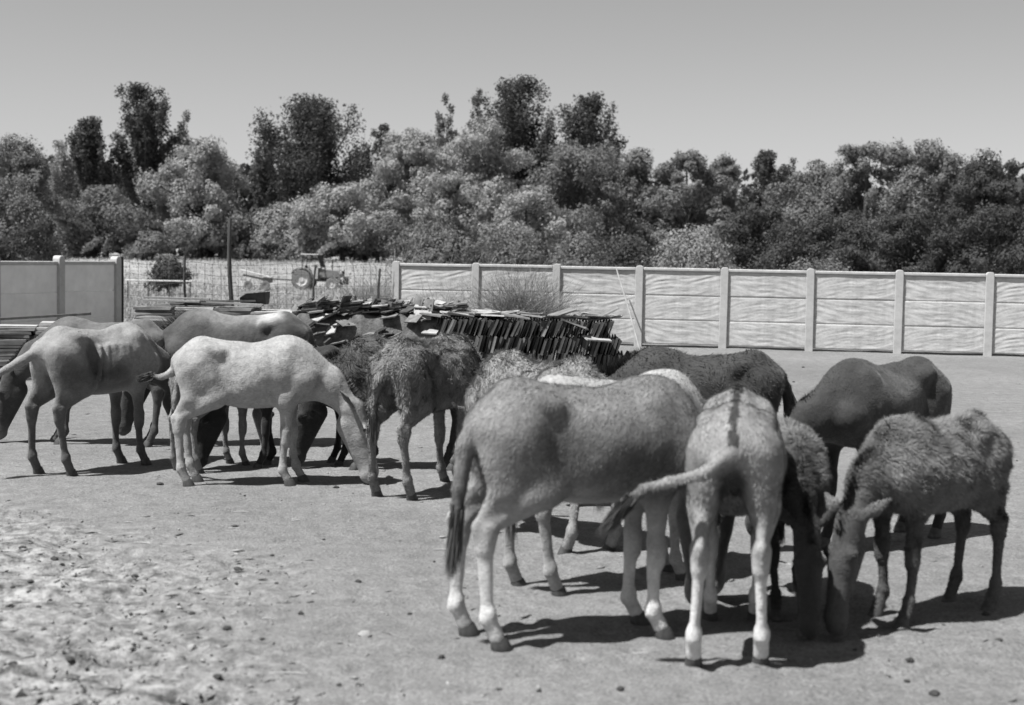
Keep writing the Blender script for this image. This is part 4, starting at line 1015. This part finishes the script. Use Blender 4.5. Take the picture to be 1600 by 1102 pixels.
HERD = [
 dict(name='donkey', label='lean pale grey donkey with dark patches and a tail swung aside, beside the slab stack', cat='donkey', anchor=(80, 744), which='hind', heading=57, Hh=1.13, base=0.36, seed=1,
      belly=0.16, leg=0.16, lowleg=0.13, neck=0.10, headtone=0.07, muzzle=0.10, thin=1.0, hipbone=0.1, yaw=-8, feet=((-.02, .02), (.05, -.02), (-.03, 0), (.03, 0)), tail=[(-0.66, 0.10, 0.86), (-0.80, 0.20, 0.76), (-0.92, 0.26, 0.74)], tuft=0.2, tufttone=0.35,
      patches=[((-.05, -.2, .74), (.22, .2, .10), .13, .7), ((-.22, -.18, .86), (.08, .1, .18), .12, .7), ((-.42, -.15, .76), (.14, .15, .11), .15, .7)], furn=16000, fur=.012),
 dict(name='donkey', label='brownish donkey with a dark lowered head behind the lean pale donkey', cat='donkey', anchor=(240, 694), which='hind', heading=181, Hh=1.12, base=0.17, seed=2, belly=0.22, leg=0.10, headtone=0.06, neck=0.10, muzzle=0.22, feet=((0, 0), (.06, 0), (0, 0), (.10, 0)), reach=0.02, furn=9000, fur=.012),
 dict(name='horse', label='dark horse with a white patch on its croup standing behind the white donkey', cat='horse', anchor=(300, 694), which='front', heading=184, Hh=1.21, base=0.10, seed=3, horse=True, lx=1.08, ears=.13, mane=.2, belly=0.06, leg=0.05, headtone=0.05, neck=0.07, tuft=.4, tufttone=.03,
      patches=[((-.05, 0, 1.06), (.36, .16, .07), .26, .6), ((-.32, 0, 1.06), (.10, .2, .08), .58, .5), ((-.47, .0, .90), (.12, .3, .16), .05, .3), ((-.47, -.03, .98), (.03, .06, .16), .5, .4)], feet=((0, 0), (.08, 0), (0, 0), (.1, 0)), furn=6000, fur=.01, yaw=10),
 dict(name='donkey', label='white donkey grazing side-on with its head beside the shaggy dark donkey', cat='donkey', anchor=(296, 757), which='hind', heading=9, Hh=1.10, base=0.47, seed=4, belly=0.44, leg=0.45, lowleg=0.44, headtone=0.36, muzzle=0.40, ear=0.22, feet=((.03, 0), (-.02, .02), (.04, 0), (-.06, 0)), yaw=-6, hipbone=.3,
      tail=[(-0.60, 0.02, 0.84), (-0.68, 0.10, 0.80), (-0.80, 0.20, 0.80)], tufttone=.07, tuft=.12, tailw=.8, furn=20000, fur=.012, girth=.97, drop=.02),
 dict(name='donkey_foal', label='small grey donkey foal half hidden behind the rump of the white donkey', cat='donkey', anchor=(292, 737), which='hind', heading=58, Hh=0.93, base=0.33, seed=5, lx=.85, belly=.3, leg=.3, furn=12000, fur=.022, feet=((0, .02), (0, -.02), (0, 0), (0, 0)), yaw=10),
 dict(name='donkey', label='black donkey with hanging head seen below the belly of the white donkey', cat='donkey', anchor=(405, 728), which='front', heading=203, Hh=0.98, base=0.028, seed=6, lx=.95, furn=5000, fur=.015, yaw=6, feet=((0, 0), (0, 0), (.02, 0), (-.12, 0))),
 dict(name='donkey', label='shaggy dark brown donkey whose back rises behind the head of the white donkey', cat='donkey', anchor=(564, 732), which='front', heading=186, Hh=1.06, base=0.10, seed=7, headtone=0.035, muzzle=.05, neck=.10, leg=.08, mane=.10, furn=50000, fur=.04, feet=((0, 0), (.05, 0), (.03, 0), (-.08, 0)), reach=-.02, patches=[((-.1, 0, 1.0), (.3, .3, .2), .28, .5)]),
 dict(name='donkey', label='shaggy grey donkey with matted coat, seen from behind beside the white donkey', cat='donkey', anchor=(612, 779), which='hind', heading=58, Hh=1.13, base=0.32, seed=8, belly=.25, leg=.34, lowleg=.30, headtone=.2, furn=95000, fur=.036, girth=1.06, feet=((.0, .02), (.02, -.02), (0, 0), (-.1, 0)), tail=[(-0.60, 0.03, 0.84), (-0.61, 0.06, 0.68), (-0.60, 0.07, 0.55)], tuft=.18),
 dict(name='donkey', label='rough coated pale grey donkey, only its back showing above the big grey donkey', cat='donkey', anchor=(912, 862), which='hind', heading=130, Hh=1.13, base=0.36, seed=9, belly=.3, leg=.40, lowleg=.42, headtone=.2, furn=70000, fur=.032, yaw=-40, feet=((.0, 0), (-.10, 0), (0, 0), (0, 0))),
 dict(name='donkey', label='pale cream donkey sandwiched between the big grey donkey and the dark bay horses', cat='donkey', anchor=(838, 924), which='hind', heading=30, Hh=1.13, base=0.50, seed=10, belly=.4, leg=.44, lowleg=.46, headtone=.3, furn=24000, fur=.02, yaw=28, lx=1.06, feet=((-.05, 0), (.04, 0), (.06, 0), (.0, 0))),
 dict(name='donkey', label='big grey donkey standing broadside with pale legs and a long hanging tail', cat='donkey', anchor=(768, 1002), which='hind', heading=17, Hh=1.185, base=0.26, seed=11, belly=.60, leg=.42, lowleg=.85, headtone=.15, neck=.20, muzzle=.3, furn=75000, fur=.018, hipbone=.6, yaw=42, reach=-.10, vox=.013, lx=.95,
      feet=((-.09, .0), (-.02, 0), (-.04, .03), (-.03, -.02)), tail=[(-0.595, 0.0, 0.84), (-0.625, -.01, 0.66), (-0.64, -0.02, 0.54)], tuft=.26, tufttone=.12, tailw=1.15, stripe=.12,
      patches=[((-.46, -.12, .86), (.13, .16, .15), .34, .8), ((-.20, -.2, .80), (.17, .14, .09), .15, .8), ((.15, -.2, .72), (.20, .14, .12), .14, .8)]),  # flank patch paints the hollow's shade into the coat; elbow patch mixes coat and shade
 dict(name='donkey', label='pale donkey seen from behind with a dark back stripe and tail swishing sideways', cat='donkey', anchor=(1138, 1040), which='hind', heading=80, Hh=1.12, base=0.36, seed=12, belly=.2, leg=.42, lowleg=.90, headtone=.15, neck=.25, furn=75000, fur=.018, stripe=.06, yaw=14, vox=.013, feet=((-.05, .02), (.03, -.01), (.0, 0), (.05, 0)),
      tail=[(-0.585, 0.03, 0.91), (-0.63, 0.12, 0.84), (-0.65, 0.26, 0.80), (-0.655, 0.36, 0.77), (-0.65, 0.44, 0.70)], tuft=.17, tufttone=.10, tailw=.85, lx=.95, reach=-.08, patches=[((-.50, 0, .74), (.12, .055, .13), .06, .4)]),
 dict(name='donkey_foal', label='dark faced shaggy foal with head to the ground beside the stripe-backed pale donkey', cat='donkey', anchor=(1234, 962), which='front', heading=266, Hh=0.92, base=0.20, seed=13, lx=.82, headtone=.05, neck=.06, leg=.06, muzzle=.07, furn=50000, fur=.034, yaw=4, reach=.0, feet=((0, 0), (0, 0), (-.05, -.02), (.02, .02))),
 dict(name='donkey_foal', label='woolly young donkey grazing alone on the outer side of the herd', cat='donkey', anchor=(1520, 944), which='hind', heading=214, Hh=0.985, base=0.22, seed=14, lx=.91, belly=.20, leg=.10, lowleg=.12, headtone=.085, neck=.14, muzzle=.12, girth=1.1, furn=110000, fur=.034, ears=.20, ear=.18, mane=.07, feet=((.0, 0), (.03, 0), (.03, .03), (-.06, -.02)), tail=[(-0.575, 0.02, 0.84), (-0.57, 0.03, 0.70), (-0.56, 0.03, 0.60)], tuft=.10, tailw=.8,
      patches=[((.10, 0, .95), (.035, .3, .22), .10, .4)], yaw=13),
 dict(name='horse', label='dark brown horse with smooth coat behind the woolly young donkey', cat='horse', anchor=(1436, 832), which='hind', heading=221, Hh=1.14, base=0.055, seed=15, horse=True, ears=.13, mane=.05, headtone=.03, leg=.03, furn=24000, fur=.010, yaw=-28, patches=[((.0, .2, .95), (.18, .2, .09), .11, .8), ((.28, .15, .9), (.08, .2, .14), .085, .8)], lx=1.05, tuft=.35, tufttone=.025),  # paler side and shoulder patches are highlights painted into the coat
 dict(name='horse', label='dark rough backed horse standing between the tile stack and the cream donkey', cat='horse', anchor=(1192, 800), which='hind', heading=176, Hh=1.12, base=0.06, seed=16, horse=True, ears=.13, mane=.12, headtone=.03, leg=.04, furn=16000, fur=.025, girth=1.08, tuft=.4, tufttone=.10, lx=1.03),
]
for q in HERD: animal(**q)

# ------------------------------------------------------------------ clods, stones, straw on the yard
clods = []
for k in range(4):
    bm = bmesh.new(); bmesh.ops.create_icosphere(bm, subdivisions=2, radius=1.0)
    co = np.array([v.co[:] for v in bm.verts]); dd = 0.65 + 0.7 * fbm(co * 1.6 + 11 * k, 3)
    for v, d_ in zip(bm.verts, dd): v.co *= d_ * random.uniform(.85, 1.15); v.co.z *= 0.75
    me = bpy.data.meshes.new('clod'); bm.to_mesh(me); bm.free(); clods.append(me)
cd = mats_of(clods, M['dung']); cs = mats_of(clods, M['stone'])
DK = [(35, 865), (85, 874), (97, 880), (118, 845), (210, 900), (425, 870), (432, 916), (372, 894), (560, 914), (410, 1000), (340, 1070), (226, 1006), (20, 925), (48, 918), (60, 955), (300, 960), (530, 1072), (560, 1072), (690, 1030), (1422, 1033), (1417, 1062), (1460, 1080), (1336, 1010), (842, 1082), (970, 1075), (1560, 1004), (1540, 960), (250, 761), (525, 762), (1240, 598), (1330, 610), (1255, 575), (1420, 580), (205, 955), (110, 1040), (20, 1045), (470, 962), (355, 985), (640, 960)]
for (px, py) in DK:
    p = at(px, py); sz = random.uniform(.008, .017) * (1.3 if py < 800 else 1)
    o = link('dung_clod', random.choice(cd)); o.location = (p.x, p.y, ground_z(p.x, p.y) + sz * .4); o.scale = (sz * random.uniform(1, 1.7), sz * random.uniform(1, 1.5), sz * random.uniform(.9, 1.3)); o.rotation_euler = (0, 0, random.uniform(0, 6))
    tag(o, 'small dark dung clod lying on the dusty yard', 'clod', 'dung clods scattered on the yard')
for (px, py, sz) in [(570, 996, .026), (178, 1018, .024), (375, 892, .016), (490, 930, .014), (28, 1080, .024), (215, 990, .02), (300, 1012, .02)]:
    p = at(px, py); o = link('pale_stone', random.choice(cs)); o.location = (p.x, p.y, ground_z(p.x, p.y) + sz * .35); o.scale = (sz * 1.2, sz, sz); o.rotation_euler = (0, 0, random.uniform(0, 6))
    tag(o, 'small pale stone lying on the dusty yard', 'stone', 'pale stones on the yard')
for (px, py, L, a) in [(222, 853, .16, -.35), (15, 868, .16, -.3), (375, 803, .16, 0), (92, 907, .1, 0), (462, 818, .08, .3), (690, 860, .14, -.1), (450, 1060, .22, -.05), (200, 817, .08, 0), (365, 828, .1, 0), (415, 970, .14, 0), (1000, 1022, .1, 0)]:
    p = at(px, py); L *= .7; mb = MB().tube([(-L / 2, 0, 0), (0, .004, .001), (L / 2, 0, .002)], [.002, .0035, .002], 5)
    o = mb.build('straw_stalk', M['straw']); o.location = (p.x, p.y, ground_z(p.x, p.y) + .004); o.rotation_euler = (0, 0, a)
    tag(o, 'pale straw stalk lying on the dusty yard', 'straw', 'straw stalks on the yard')

# fine litter of grit, crumbs and chaff (uncountable)
NL = 60000; r_ = np.random.default_rng(12)
ly = 3.6 * (24 / 3.6) ** r_.random(NL); lx_ = (r_.random(NL) * 0.95 - 0.48) * ly
keep = r_.random(NL) < 0.06 + 0.94 * rough_mask(lx_, ly); lx_, ly = lx_[keep], ly[keep]; NL = len(lx_)
jj = np.clip(np.searchsorted(gx, lx_), 1, nx - 1); ii = np.clip(np.searchsorted(gy, ly), 1, ny - 1)
lz = GZ[ii, jj]; sz = 0.002 + 0.008 * r_.random(NL) ** 4; el_ = np.where(r_.random(NL) < .6, 1.3, 4.0)[:, None]
oc = np.array([[1, 0, 0], [-1, 0, 0], [0, 1, 0], [0, -1, 0], [0, 0, .7], [0, 0, -.7]], float)
V = oc[None] * sz[:, None, None] * (0.6 + 0.9 * r_.random((NL, 6, 1))); an = r_.random(NL) * 6.28
V = np.stack([V[..., 0] * np.cos(an)[:, None] * el_ - V[..., 1] * np.sin(an)[:, None], V[..., 0] * np.sin(an)[:, None] * el_ + V[..., 1] * np.cos(an)[:, None], V[..., 2]], -1) + np.stack([lx_, ly, lz + sz * .2], -1)[:, None]
fo = np.array([[0, 2, 4], [2, 1, 4], [1, 3, 4], [3, 0, 4], [2, 0, 5], [1, 2, 5], [3, 1, 5], [0, 3, 5]])
Ff = (fo[None] + (np.arange(NL) * 6)[:, None, None]).reshape(-1, 3)
m, n, b = new_mat('yard_litter'); gi = n.nodes.new('ShaderNodeNewGeometry')
n.links.new(ramp(n, gi.outputs['Random Per Island'], [(0.0, 0.04), (0.5, 0.15), (1.0, 0.30)]), b.inputs['Base Color']); b.inputs['Roughness'].default_value = .95
tag(link('yard_litter', mesh_np('yard_litter', V.reshape(-1, 3), Ff), m), 'fine litter of grit and chaff over the dusty yard', 'litter', kind='stuff')
